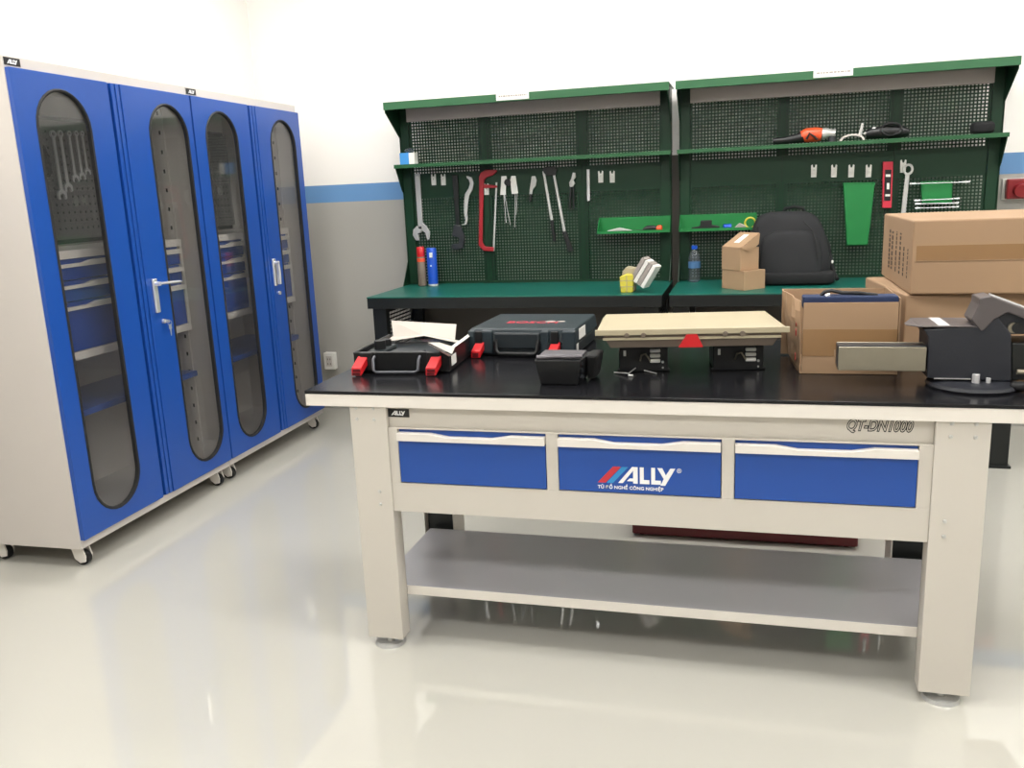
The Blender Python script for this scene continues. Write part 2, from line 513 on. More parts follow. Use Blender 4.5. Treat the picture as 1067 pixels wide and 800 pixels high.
    if opened:
        h.tube([(.056, hy - .006, 1.086), (.058, hy + .05, 1.084), (.064, hy + .13, 1.080)], [.011, .0125, .012], flat=.55)
    else:
        h.tube([(.05, hy, 1.095), (.052, hy, 1.03), (.05, hy, .965)], [.010, .012, .011], flat=.6)
    h.build('handle_lever', 'chrome', hp, smooth=True)
    k = MB().cyl((.020, hy + .035, .912), (.030, hy + .035, .912), .011)
    lk = k.build('lock', 'chrome', t, smooth=True)
    if opened:
        q = MB(); q.box(.030, .052, hy + .034, hy + .036, .905, .919)
        q.tube([(.052 + .010 * math.cos(a), hy + .035, .903 + .012 * math.sin(a)) for a in [2 * PI * i / 12 for i in range(12)]], .0010, 6, True)
        q.prism([(hy + .028, .898), (hy + .044, .898), (hy + .046, .880), (hy + .040, .872), (hy + .038, .845), (hy + .034, .845), (hy + .033, .872), (hy + .026, .880)], 'yz', .051, .053)
        q.build('keys', 'steel', lk)
    # badge on top rim
    bd = MB().box(0, .0022, .006 if opened else .002, .080, CT - .033, CT - .006).build('name_badge', 'black', t)
    m = MB(); ally(m, .015, -.0032, -.0022, 0, 0); m.xf(Matrix(((0, -1, 0, 0), (1, 0, 0, .018), (0, 0, 1, CT - .0275), (0, 0, 0, 1))))
    m.build('lettering', 'logo_white', bd)
    # casters
    for (cx, cy) in ((-.055, .055), (-.055, W - .055), (-CD + .055, .055), (-CD + .055, W - .055)):
        m = MB(); m.box(cx - .034, cx + .034, cy - .034, cy + .034, CB - .004, CB)
        m.prism([(cx - .026, CB - .004), (cx + .026, CB - .004), (cx + .038, .040), (cx + .034, .018), (cx + .010, .012), (cx - .014, .030)], 'xz', cy - .022, cy - .015)
        m.prism([(cx - .026, CB - .004), (cx + .026, CB - .004), (cx + .038, .040), (cx + .034, .018), (cx + .010, .012), (cx - .014, .030)], 'xz', cy + .015, cy + .022)
        c = m.build('caster', 'handle_white', t)
        m = MB(); m.cyl((cx + .012, cy - .012, .031), (cx + .012, cy + .012, .031), .031, seg=24)
        m.build('wheel', 'rubber', c, smooth=True)
    return t


RZ = 0.018
c1 = make_cabinet((-2.563, 2.666, 0), RZ, 'blue glass-door cabinet nearest the camera, lever handle sticking out over hanging keys', True)
c2 = make_cabinet((-2.563 - math.sin(RZ) * (CW + .004), 2.666 + CW + .004, 0), RZ, 'blue glass-door cabinet next to the back wall, with closed upright handle', False)


def cabpt(c, x, y, z):
    return c.location + Matrix.Rotation(RZ, 3, 'Z') @ Vector((x, y, z))


def comb_wrench(loc, L, wd, label, grp, m='polished'):
    """combination wrench hanging ring up, jaws down, broad side towards +x"""
    t = MB()
    hw = wd
    t.prism([(-hw * .45, -L * .08), (hw * .45, -L * .08), (hw * .55, -L * .84), (-hw * .55, -L * .84)], 'yz', -.003, .003)
    # ring
    n = 16
    for i in range(n):
        a0, a1 = 2 * PI * i / n, 2 * PI * (i + 1) / n
        t.prism([(hw * 1.0 * math.cos(a0), -L * .05 + hw * 1.0 * math.sin(a0)), (hw * 1.0 * math.cos(a1), -L * .05 + hw * 1.0 * math.sin(a1)),
                 (hw * .55 * math.cos(a1), -L * .05 + hw * .55 * math.sin(a1)), (hw * .55 * math.cos(a0), -L * .05 + hw * .55 * math.sin(a0))], 'yz', -.005, .005)
    z = -L * .84; s = hw * 1.55
    t.prism([(-hw * .55, z), (hw * .55, z), (s, z - s * .5), (s * 1.02, z - s * 1.5), (s * .55, z - s * 1.75), (s * .50, z - s * .95), (0, z - s * .65), (-s * .5, z - s * .95), (-s * .55, z - s * 1.75), (-s * 1.02, z - s * 1.5), (-s, z - s * .5)], 'yz', -.005, .005)
    o = t.build('combination_wrench', m)
    o.location = (loc[0], loc[1], loc[2] - L - s * .3)
    return tag(o, label, 'wrench', grp)


wr = [(.755, .285, .014, 'steel combination wrench hanging foremost behind the near cabinet glass, the longest of its row'),
      (.800, .255, .013, 'steel combination wrench with bright open jaw, second of the row behind the near cabinet glass'),
      (.855, .215, .011, 'dull steel wrench in the middle of the row behind the near cabinet glass'),
      (.900, .205, .011, 'thin dull steel wrench, fourth of the row behind the near cabinet glass'),
      (.940, .185, .010, 'shortest thin steel wrench, last of the row behind the near cabinet glass')]
for (y, L, wd, lab) in wr:
    comb_wrench(cabpt(c1, -CD + .058, y - .055, 1.785), L * 1.08, wd * 1.2, lab, 'wrenches hung in the near cabinet')
o = MB(); o.prism([(-.02, 0), (.02, 0), (.035, .03), (.028, .10), (.012, .14), (-.015, .14), (-.032, .09), (-.034, .03)], 'yz', -.008, .008)
o = tag(o.build('tape_holder', 'rubber', bevel=.004), 'black rounded tool hanging at the left edge of the near cabinet glass', 'tool')
o.location = cabpt(c1, -CD + .054, .625, 1.57)
o = MB(); o.cyl((0, -.03, 0), (0, .07, 0), .014); o.cyl((0, -.05, 0), (0, -.03, 0), .022); o.cyl((0, .07, 0), (0, .15, 0), .006)
o = tag(o.build('screwdriver', 'rubber', smooth=True), 'black handled screwdriver lying across the pegboard of the far cabinet', 'tool')
o.location = cabpt(c2, -CD + .062, .63, 1.69)
o = MB(); o.prism([(-.010, 0), (.012, 0), (.018, .20), (.012, .26), (-.008, .26), (-.014, .2)], 'yz', -.006, .006)
o.prism([(.022, .02), (.036, .02), (.020, .2), (.012, .2)], 'yz', -.006, .006)
o = tag(o.build('pliers', 'dark_steel', bevel=.002), 'dark long pliers hanging behind the left glass of the far cabinet', 'pliers')
o.location = cabpt(c2, -CD + .054, .69, 1.42)

# ------------------------------------------------------------------ cream workbench in front
BL, BR, BF, BB, BT = -1.305, .753, 2.322, 3.24, .85
wb = thing('workbench', (-.28, 2.78, 0), 'cream steel workbench with black top and three blue drawers, in front of everything', 'workbench')
MB().box(BL, BR, BF, BB, BT - .010, BT).build('tabletop', 'black_top', wb, world=True, bevel=.0008)
MB().box(BL + .001, BR - .001, BF + .001, BB - .001, BT - .0475, BT - .010).build('tabletop_edging', 'edging', wb, world=True, bevel=.001)
LX = ((-1.162, -1.043), (.4765, .605))
for (a, b_) in LX:
    m = MB(); m.box(a, b_, 2.330, 2.334, .032, .8025); m.box(a, a + .004, 2.334, 2.392, .032, .8025); m.box(b_ - .004, b_, 2.334, 2.392, .032, .8025)
    m.box(a + .004, b_ - .004, 2.334, 2.392, .032, .036); m.box(a, a + .03, 2.388, 2.392, .032, .8025); m.box(b_ - .03, b_, 2.388, 2.392, .032, .8025)
    lg = m.build('leg', 'cream', wb, world=True, bevel=.001)
    cx = (a + b_) / 2
    m = MB(); m.cyl((cx, 2.366, 0), (cx, 2.366, .010), .050, .046); m.cyl((cx, 2.366, .010), (cx, 2.366, .036), .014)
    m.build('levelling_foot', 'steel', lg, world=True, smooth=True)
    m = MB()
    sx = (-1.140, -1.084) if a < 0 else (.513, .570)
    for x in sx:
        for z in (.797, .762): MB().cyl((x, 2.330, z), (x, 2.3265, z), .0055, .004, 10).build('screw', 'steel', lg, world=True)
    x = sx[1] if a < 0 else sx[0]
    for z in (.532, .490): MB().cyl((x, 2.330, z), (x, 2.3265, z), .0055, .004, 10).build('screw', 'steel', lg, world=True)
    m = MB(); m.box(a, a + .004, 2.87, 2.99, .032, .8025); m.box(b_ - .004, b_, 2.87, 2.99, .032, .8025); m.box(a + .004, b_ - .004, 2.986, 2.99, .032, .8025)
    m.box(a + .004, b_ - .004, 2.87, 2.986, .032, .036)
    lg = m.build('leg', 'cream', wb, world=True, bevel=.001)
    MB().box(a + .006, b_ - .006, 2.90, 2.98, .038, .80).build('leg_dark_fill', 'black_metal', lg, world=True)  # black block fills the open channel of the rear leg
    m = MB(); m.cyl((cx, 2.93, 0), (cx, 2.93, .010), .046, .042); m.cyl((cx, 2.93, .010), (cx, 2.93, .036), .014)
    m.build('levelling_foot', 'steel', lg, world=True, smooth=True)
# drawer carcass
m = MB(); xa, xb = -1.0425, .476
m.box(xa, xb, 2.348, 2.352, .737, .802)                                       # top strip (set back)
m.box(xa, xb, 2.336, 2.352, .733, .737)
m.box(xa, xb, 2.336, 2.350, .468, .562)
for (a, b_) in ((-1.0425, -1.013), (-.552, -.517), (-.056, -.022), (.442, .476)): m.box(a, b_, 2.336, 2.350, .562, .733)
m.box(xa, xb, 2.350, 2.85, .468, .474); m.box(xa, xb, 2.846, 2.85, .474, .802); m.box(xa, xa + .004, 2.352, 2.846, .474, .802); m.box(xb - .004, xb, 2.352, 2.846, .474, .802)
m.build('drawer_carcass', 'cream', wb, world=True, bevel=.0008)
for i, (a, b_) in enumerate(((-1.011, -.554), (-.515, -.058), (-.020, .440))):
    m = MB(); m.box(a, b_, 2.334, 2.348, .565, .6975); m.box(a, b_, 2.346, 2.352, .6975, .731); m.box(a + .01, b_ - .01, 2.352, 2.80, .575, .72)
    d = m.build('drawer', 'blue', wb, world=True, bevel=.0012)
    xc = (a + b_) / 2; zt, zl = .7225, .700
    pts = [(a, zl), (b_, zl), (b_, zt), (xc + .125, zt), (xc + .068, zt - .0095), (xc - .068, zt - .0095), (xc - .125, zt), (a, zt)]
    MB().prism(pts, 'xz', 2.321, 2.346).build('drawer_handle', 'handle_white', d, world=True)
    if i == 1:
        m = MB(); m.prism([(-.402, .594), (-.379, .594), (-.334, .643), (-.357, .643)], 'xz', 2.3330, 2.334); m.build('logo_stripe', 'logo_red', d, world=True)
        m = MB(); m.prism([(-.376, .594), (-.358, .594), (-.314, .643), (-.332, .643)], 'xz', 2.3330, 2.334); m.build('logo_stripe', 'logo_blue', d, world=True)
        m = MB(); ally(m, .049, 2.3328, 2.334, -.343, .595, 1.02); m.build('logo_lettering', 'logo_white', d, world=True)
        rl = -wb.location
        text_part('registered_mark', '®', .018, 'logo_white', d, Matrix.Translation(rl) @ M_xz(-.178, 2.3335, .632))
        text_part('logo_caption', 'TỦ ĐỒ NGHỀ CÔNG NGHIỆP', .0135, 'logo_white', d, Matrix.Translation(rl) @ M_xz(-.402, 2.3332, .5765), offset=.0003, sx=1.03)
bd = MB().box(-1.043, -.975, 2.345, 2.348, .768, .793).build('name_badge', 'black', wb, world=True)
m = MB(); ally(m, .0135, 2.3440, 2.345, -1.032, .774, 1.05); m.build('lettering', 'logo_white', bd, world=True)
rl = -wb.location
text_part('model_lettering', 'QT-DN1000', .043, 'black', wb, Matrix.Translation(rl) @ M_xz(.262, 2.3478, .767), extrude=.0003, offset=.0025, shear=.28, sx=.71)
text_part('model_lettering_fill', 'QT-DN1000', .043, 'cream', wb, Matrix.Translation(rl) @ M_xz(.262, 2.3474, .767), extrude=.0003, offset=-.0006, shear=.28, sx=.71)
m = MB(); m.box(-1.14, .585, 2.398, 2.868, .186, .190);  m.box(-1.14, .585, 2.866, 2.870, .160, .190)
m.box(-1.14, -1.136, 2.4, 2.866, .160, .186); m.box(.581, .585, 2.4, 2.866, .160, .186)
sh = m.build('lower_shelf', 'shelfgrey', wb, world=True, bevel=.001)
MB().box(-1.14, .585, 2.394, 2.398, .160, .190).build('shelf_lip', 'edging', sh, world=True, bevel=.001)

# red case on the floor behind the bench
rc = thing('tool_case', (0, 3.50, 0), 'long dark red case lying on the floor behind the cream workbench', 'case')
MB().box(-.44, .44, 3.37, 3.66, .008, .115).build('case_body', 'dark_red', rc, world=True, bevel=.006)
m = MB()
for x in (-.40, .40):
    for y in (3.40, 3.63): m.cyl((x, y, 0), (x, y, .010), .012)
m.build('feet', 'rubber', rc, world=True)
MB().box(-.03, .06, 3.362, 3.370, .065, .09).build('handle', 'black', rc, world=True, bevel=.002)

# ------------------------------------------------------------------ green pegboard workbenches
GZ, GA, GF, GB = .872, .807, 4.464, 5.122


def make_green(loc, label, posts):
    """local x from 0 to W, world y and z"""
    W = 1.65
    t = thing('pegboard_workbench', loc, label, 'workbench', 'green pegboard workbenches along the back wall')
    MB().box(0, W, GF, 5.16, GZ - .006, GZ).build('counter_mat', 'teal', t, bevel=.001)
    MB().box(.002, W - .002, GF + .002, 5.16, GA, GZ - .006).build('counter_slab', 'black_metal', t, bevel=.002)
    # hood
    m = MB(); m.box(0, W, 4.900, 4.906, 1.915, 1.958); m.box(0, W, 4.906, 5.24, 1.952, 1.958)
    hd = m.build('hood', 'green_hood', t, bevel=.001)
    m = MB(); m.box(.066, W - .066, 5.088, 5.110, 1.856, 1.932)
    m.build('lamp_reflector', 'reflector', hd, bevel=.002)
    # shelf
    m = MB(); m.box(0, W, 5.000, 5.003, 1.584, 1.606); m.box(0, W, 5.003, 5.12, 1.600, 1.606)
    m.build('shelf', 'green_shelf', t, bevel=.0008)
    # side plates
    prof = [(4.905, 1.914), (4.905, 1.900), (5.105, 1.765), (5.105, 1.600), (5.002, 1.589), (5.085, 1.455), (5.105, 1.44), (5.105, 1.02), (5.00, GZ + .002), (5.17, GZ + .002), (5.17, 1.95), (4.905, 1.95)]
    MB().prism(prof, 'yz', .006, .010).build('side_plate', 'green', t)
    MB().prism(prof, 'yz', W - .010, W - .006).build('side_plate', 'green', t)
    # posts (dark seen through the holes)
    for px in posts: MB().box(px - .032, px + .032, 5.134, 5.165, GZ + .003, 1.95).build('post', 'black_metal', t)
    for ux in (.011, W - .064): MB().box(ux, ux + .053, 5.112, 5.16, GZ + .003, 1.945).build('upright', 'green', t, bevel=.001)
    MB().box(.03, W - .03, 5.150, 5.154, .30, GA).build('under_counter_shade', 'shade_grey', t)  # dark sheet added to stand in for the shade under the counter
    xs = [.064] + list(posts) + [W - .064]
    for i in range(3):
        MB().perf(xs[i] + .001, xs[i + 1] - .001, GZ + .003, 1.95, 5.126, .0178, .0098, .006, bands=((1.395, 1.545),)).build('perforated_panel', 'green', t, solid=.0015)
    # legs and lower frame
    for x0, x1 in ((.02, .10), (W - .10, W - .02)):
        m = MB(); m.box(x0, x1, GF + .03, GF + .075, .012, GA); m.box(x0 - .012, x1 + .012, GF + .018, GF + .095, 0, .012)
        m.build('leg', 'black_metal', t, bevel=.001)
        m = MB(); m.box(x0, x1, 5.06, 5.105, .012, GA); m.box(x0 - .012, x1 + .012, 5.05, 5.12, 0, .012)
        m.build('leg', 'black_metal', t, bevel=.001)
    for xx in (.035, W - .035):
        p = MB().perf(GF + .078, 5.058, .35, GA - .03, 0, .022, .014, .01)
        p.xf(Matrix(((0, 1, 0, xx), (1, 0, 0, 0), (0, 0, 1, 0), (0, 0, 0, 1))))
        p.build('side_mesh', 'black_metal', t, solid=.0015)
    MB().box(.10, W - .10, 4.60, 4.64, .42, .46).build('stretcher', 'black_metal', t)
    # name plate on hood
    pc = .53 * W if loc[0] < -1 else .655 * W - .055
    pc = (.475 if loc[0] < -1 else .480) * W
    pl = MB().box(pc - .095, pc + .095, 4.8975, 4.900, 1.922, 1.966).build('name_plate', 'white', t)
    m = MB()
    x = pc - .08
    while x < pc + .08:
        wv = random.uniform(.006, .018); m.box(x, min(x + wv, pc + .082), 4.8968, 4.8975, 1.940, 1.948); x += wv + .004
    m.build('printed_line', 'silvercard', pl)
    return t


g1 = make_green((-2.064, 0, 0), 'green pegboard workbench on the left, with adjustable wrench, hacksaw and bolt cutter hung on it', (.537, 1.127))
g2 = make_green((-.380, 0, 0), 'green pegboard workbench on the right, with backpack, red level and green bins on it', (.563, 1.133))

MB().box(-.040, .012, 5.172, 5.178, .30, 1.585).build('gap_shade_strip', 'shade_grey', g2)  # added dark strip, paints in the shade of the gap between the benches
PY = 5.1235   # front face of the pegboards


def W2(u, v, y=PY - .012):
    p = at(u, v, 'y', y); return (p.x, p.z)


def zoomed(pts, ox, oy, k, y=PY - .012):
    return [W2(ox + a / k, oy + b / k, y) for a, b in pts]


def hook_mesh(x, z):
    m = MB()
    m.prism([(x - .014, z - .034), (x + .014, z - .034), (x + .015, z + .03), (x + .008, z + .034), (x + .004, z + .018), (x - .004, z + .018), (x - .008, z + .034), (x - .015, z + .03)], 'xz', PY - .004, PY + .001)
    m.tube([(x, PY - .002, z + .005), (x, PY - .018, z), (x, PY - .026, z - .010), (x, PY - .030, z + .004)], .004, 8)
    return m


hooks = [(452, 'white hook on the green board just right of the adjustable wrench'), (462, 'white hook on the green board, left of the dark pipe wrench'),
         (626, 'white hook right of the short steel bar on the left green board'), (638, 'empty white hook furthest right on the left green board'),
         (848, 'empty white hook furthest left on the right green board, above the backpack'), (869, 'empty white hook second from left on the right green board'),
         (887, 'empty white hook above the left part of the tall green bin'), (905, 'empty white hook just left of the red level')]
for u, lab in hooks:
    v = 187 if u < 500 else (184 if u < 700 else 178)
    x, z = W2(u, v, PY)
    tag(hook_mesh(x, z).build('tool_hook', 'white'), lab, 'hook', 'white hooks on the green boards')
x, z = W2(507, 197, PY); tag(hook_mesh(x, z).build('tool_hook', 'white'), 'white hook inside the frame of the red hacksaw', 'hook', 'white hooks on the green boards')
x, z = W2(941, 173, PY); tag(hook_mesh(x, z).build('tool_hook', 'white'), 'white hook holding the ring of the long combination wrench', 'hook', 'white hooks on the green boards')


def flat(m, pts, ya=PY - .016, yb=PY - .004): return m.prism(pts, 'xz', ya, yb)


def peg(m, x, z): return m.cyl((x, PY + .002, z), (x, PY - .022, z), .004, seg=8)


# adjustable wrench
Z6 = (410, 160, 5.0)
t = thing('adjustable_wrench', (*[W2(440, 250)[0], PY - .01], W2(440, 250)[1]), 'large bright adjustable wrench hanging jaws down at the left end of the board', 'wrench')
m = MB(); flat(m, zoomed([(110, 105), (137, 105), (153, 362), (172, 378), (190, 408), (188, 446), (176, 450), (166, 412), (152, 402), (140, 400), (128, 372)], *Z6))
m.build('wrench_body', 'steel', t, world=True, bevel=.002)
m = MB(); flat(m, zoomed([(124, 376), (142, 398), (146, 410), (128, 416), (137, 452), (118, 452), (101, 424), (104, 396)], *Z6), PY - .018, PY - .002)
m.build('movable_jaw', 'steel', t, world=True, bevel=.002)
x, z = W2(438, 237); m = MB(); m.cyl((x - .010, PY - .010, z), (x + .010, PY - .010, z), .010); m.build('adjusting_screw', 'dark_steel', t, world=True)
x, z = W2(435, 184); peg(MB(), x, z).build('hanging_peg', 'white', t, world=True)
# pipe wrench
t = thing('pipe_wrench', (*[W2(478, 255)[0], PY - .01], W2(478, 255)[1]), 'dark pipe wrench hanging head down beside a grey hooked bar', 'wrench')
flat(MB(), zoomed([(305, 112), (335, 112), (346, 372), (326, 372)], *Z6)).build('handle', 'black_metal', t, world=True, bevel=.003)
flat(MB(), zoomed([(318, 370), (352, 376), (372, 430), (366, 490), (332, 500), (302, 492), (308, 470), (342, 468), (346, 440), (306, 428)], *Z6), PY - .024, PY - .003).build('jaw_head', 'dark_steel', t, world=True, bevel=.003)


def ribbon(pts, ws):
    L, R_ = [], []
    for i, p in enumerate(pts):
        a = Vector(pts[max(i - 1, 0)]); b = Vector(pts[min(i + 1, len(pts) - 1)])
        d = (b - a).normalized(); n = Vector((-d.y, d.x)) * ws[i] / 2
        L.append((p[0] + n.x, p[1] + n.y)); R_.append((p[0] - n.x, p[1] - n.y))
    return L + R_[::-1]


m = MB(); flat(m, zoomed(ribbon([(384, 122), (400, 130), (409, 155), (402, 185), (384, 215), (378, 260), (376, 310), (382, 345), (374, 368), (358, 370)], [10, 18, 20, 22, 24, 20, 17, 13, 10, 6]), *Z6))
peg(m, *W2(487, 184)); tag(m.build('hook_spanner', 'steel', bevel=.0015), 'curved grey steel hook spanner hanging beside the dark pipe wrench', 'wrench')
# hacksaw
t = thing('hacksaw', (*[W2(508, 262)[0], PY - .01], W2(508, 262)[1]), 'red framed hacksaw hanging upright on the left green board', 'saw')
m = MB(); flat(m, zoomed([(446, 120), (456, 98), (480, 84), (536, 84), (540, 92), (520, 112), (486, 124), (472, 140), (466, 300), (464, 462), (478, 484), (524, 488), (522, 510), (470, 506), (444, 478), (448, 300)], *Z6))
m.build('saw_frame', 'saw_red', t, world=True, bevel=.003)
flat(MB(), zoomed([(470, 160), (540, 166), (540, 178), (470, 180)], *Z6), PY - .014, PY - .006).build('blade_arm', 'saw_red', t, world=True, bevel=.002)
flat(MB(), zoomed([(532, 150), (541, 150), (526, 508), (517, 508)], *Z6), PY - .0115, PY - .0095).build('saw_blade', 'steel', t, world=True)
# white-gripped dividers
t = thing('snap_ring_pliers', (*[W2(532, 236)[0], PY - .01], W2(532, 236)[1]), 'white gripped tool with thin steel prongs pointing down, right of the red hacksaw', 'pliers')
flat(MB(), zoomed([(562, 118), (588, 116), (592, 140), (586, 175), (586, 215), (556, 216), (560, 170)], *Z6)).build('grip', 'white', t, world=True, bevel=.002)
flat(MB(), zoomed([(614, 116), (636, 116), (644, 170), (650, 208), (616, 212), (612, 170), (608, 140)], *Z6)).build('grip', 'white', t, world=True, bevel=.002)
x, z = W2(529, 190); MB().cyl((x, PY + .001, z), (x, PY - .02, z), .020).build('pivot', 'black', t, world=True)
for a, b_ in (((574, 214), (586, 360)), ((578, 214), (608, 372)), ((634, 210), (631, 384)), ((644, 208), (638, 320))):
    p, q = zoomed([a, b_], *Z6); MB().cyl((p[0], PY - .010, p[1]), (q[0], PY - .008, q[1]), .0028, seg=8).build('prong', 'steel', t, world=True)
# small grey clip tool
Z8 = (540, 160, 5.0)
t = thing('side_cutters', (*[W2(555, 202)[0], PY - .01], W2(555, 202)[1]), 'small grey side cutters between the white gripped tool and the bolt cutter', 'pliers')
flat(MB(), zoomed([(70, 118), (88, 116), (97, 140), (92, 168), (76, 190), (72, 214), (58, 210), (60, 184), (66, 150)], *Z8)).build('cutter_head', 'steel', t, world=True, bevel=.002)
flat(MB(), zoomed([(62, 208), (74, 212), (66, 250), (56, 248)], *Z8)).build('grip', 'rubber', t, world=True, bevel=.002)
# bolt cutter
t = thing('bolt_cutter', (*[W2(583, 262)[0], PY - .01], W2(583, 262)[1]), 'long bolt cutter with steel arms and black grips hanging head up', 'cutter')
flat(MB(), zoomed([(128, 78), (150, 66), (190, 66), (204, 84), (196, 112), (150, 116), (134, 100)], *Z8), PY - .022, PY - .002).build('cutter_head', 'black_metal', t, world=True, bevel=.003)
for pts, gp in ((((126, 92), (138, 92), (182, 346), (168, 350)), ((168, 348), (183, 346), (196, 456), (184, 458))), (((180, 110), (192, 108), (248, 404), (234, 408)), ((230, 408), (250, 402), (288, 506), (262, 514)))):
    ar = flat(MB(), zoomed(pts, *Z8)).build('arm', 'steel', t, world=True, bevel=.002)
    flat(MB(), zoomed(gp, *Z8), PY - .022, PY - .002).build('grip', 'rubber', ar, world=True, bevel=.004)
# hooked pliers
t = thing('water_pump_pliers', (*[W2(597, 216)[0], PY - .01], W2(597, 216)[1]), 'pliers with grey curved jaws and dark handles, right of the bolt cutter', 'pliers')
flat(MB(), zoomed([(284, 98), (298, 100), (300, 124), (288, 138), (296, 156), (284, 174), (268, 172), (266, 150), (276, 132)], *Z8)).build('jaw', 'steel', t, world=True, bevel=.002)
flat(MB(), zoomed([(268, 172), (278, 174), (274, 285), (264, 285)], *Z8)).build('handle', 'black_metal', t, world=True, bevel=.002)
flat(MB(), zoomed([(282, 174), (291, 172), (294, 285), (284, 285)], *Z8)).build('handle', 'black_metal', t, world=True, bevel=.002)
m = MB(); flat(m, zoomed([(357, 82), (372, 82), (374, 246), (359, 248)], *Z8)); peg(m, *W2(613, 183))
tag(m.build('cold_chisel', 'chrome', bevel=.002), 'short bright steel bar hanging left of two empty white hooks', 'chisel')

# right board: bins, level, wrench, rods
ZR = (870, 140, 5.335)


def tapered_bin(pts, label, dep=.05):
    P = zoomed(pts, *ZR)
    m = MB(); flat(m, P, PY - .003, PY - .001)
    (a, b_, c, d) = P
    m.prism([a, (a[0] + .004, a[1]), (d[0] + .004, d[1]), d], 'xz', PY - dep, PY - .003)
    m.prism([(b_[0] - .004, b_[1]), b_, c, (c[0] - .004, c[1])], 'xz', PY - dep, PY - .003)
    m.prism([(a[0] + .004, a[1] - .012), (b_[0] - .004, b_[1] - .012), (c[0] - .004, c[1]), (d[0] + .004, d[1])], 'xz', PY - dep, PY - dep + .003)
    m.prism([d, c, (c[0], c[1] + .004), (d[0], d[1] + .004)], 'xz', PY - dep, PY - .003)
    return tag(m.build('tool_bin', 'bright_green', bevel=.0008), label, 'bin', 'bright green bins on the right board')


tapered_bin([(44, 268), (218, 266), (178, 612), (64, 616)], 'tall tapered bright green bin hanging beside the red level', .045)
tapered_bin([(476, 262), (650, 258), (646, 380), (482, 384)], 'short bright green bin behind the thin double-ended rods', .03)
t = thing('spirit_level', (*[W2(925, 216)[0], PY - .01], W2(925, 216)[1]), 'red and black spirit level hanging upright on the right green board', 'level')
flat(MB(), zoomed([(266, 152), (322, 152), (312, 408), (262, 408)], *ZR), PY - .026, PY - .003).build('level_body', 'level_red', t, world=True, bevel=.002)
flat(MB(), zoomed([(276, 196), (312, 196), (306, 368), (270, 368)], *ZR), PY - .028, PY - .026).build('face_plate', 'black', t, world=True)
for q in ([(280, 222), (306, 222), (306, 236), (280, 236)], [(286, 270), (300, 270), (299, 305), (285, 305)], [(278, 332), (304, 332), (303, 344), (277, 344)]):
    flat(MB(), zoomed(q, *ZR), PY - .030, PY - .028).build('vial', 'white', t, world=True)
m = MB(); ring = []
x, z = W2(*[870 + 402 / 5.335, 140 + 195 / 5.335])
for i in range(20):
    a0, a1 = 2 * PI * i / 20, 2 * PI * (i + 1) / 20
    m.prism([(x + .026 * math.cos(a0), z + .030 * math.sin(a0)), (x + .026 * math.cos(a1), z + .030 * math.sin(a1)), (x + .015 * math.cos(a1), z + .018 * math.sin(a1)), (x + .015 * math.cos(a0), z + .018 * math.sin(a0))], 'xz', PY - .045, PY - .031)
P = zoomed([(388, 212), (410, 216), (388, 440), (362, 440)], *ZR)
m.prism(P, 'xz', PY - .042, PY - .034)
Q = W2(870 + 370 / 5.335, 140 + 470 / 5.335)
m.prism([(Q[0] - .016, P[3][1]), (Q[0] + .018, P[3][1]), (Q[0] + .036, Q[1] - .01), (Q[0] + .034, Q[1] - .055), (Q[0] + .014, Q[1] - .05), (Q[0], Q[1] - .025), (Q[0] - .018, Q[1] - .05), (Q[0] - .036, Q[1] - .05), (Q[0] - .036, Q[1] - .01)], 'xz', PY - .045, PY - .031)
tag(m.build('combination_wrench', 'steel', bevel=.001), 'long steel combination wrench hanging by its ring right of the red level', 'wrench')
rods = [((415, 275), (750, 264), 'longest double-ended steel socket rod, topmost over the short green bin'), ((440, 368), (692, 356), 'double-ended steel rod, upper of the three lying close together'),
        ((445, 387), (688, 381), 'double-ended steel rod, middle of the three lying close together'), ((445, 411), (688, 403), 'double-ended steel rod, lowest, just above the big carton')]
for a, b_, lab in rods:
    p, q = zoomed([a, b_], *ZR, y=PY - .045)
    m = MB(); A = Vector((p[0], PY - .045, p[1])); B = Vector((q[0], PY - .045, q[1])); d = (B - A)
    m.cyl(A, B, .0028, seg=10); m.cyl(A, A + d * .12, .0065, .0050, 12); m.cyl(B, B - d * .12, .0065, .0050, 12)
    for f in (.28, .72):
        Cc = A + d * f; m.cyl(Cc, Cc + Vector((0, .047, 0)), .002, seg=6)
    tag(m.build('socket_rod', 'chrome', smooth=True), lab, 'rod', 'double-ended rods on the right board')


# trays
def tray(x0, x1, label):
    t = MB(); PY = 5.1125; y0 = PY - .105; z0, z1 = 1.158, 1.248
    t.box(x0, x1, y0, PY - .001, z0, z0 + .003); t.box(x0, x1, PY - .003, PY - .001, z0 + .003, z1)
    t.box(x0, x1, y0, y0 + .003, z0 + .003, z0 + .016)
    t.prism([(y0, z0), (PY - .001, z0), (PY - .001, z1), (PY - .02, z1), (y0, z0 + .018)], 'yz', x0 - .003, x0)
    t.prism([(y0, z0), (PY - .001, z0), (PY - .001, z1), (PY - .02, z1), (y0, z0 + .018)], 'yz', x1, x1 + .003)
    return tag(t.build('tool_tray', 'bright_green'), label, 'tray', 'green trays on the boards')


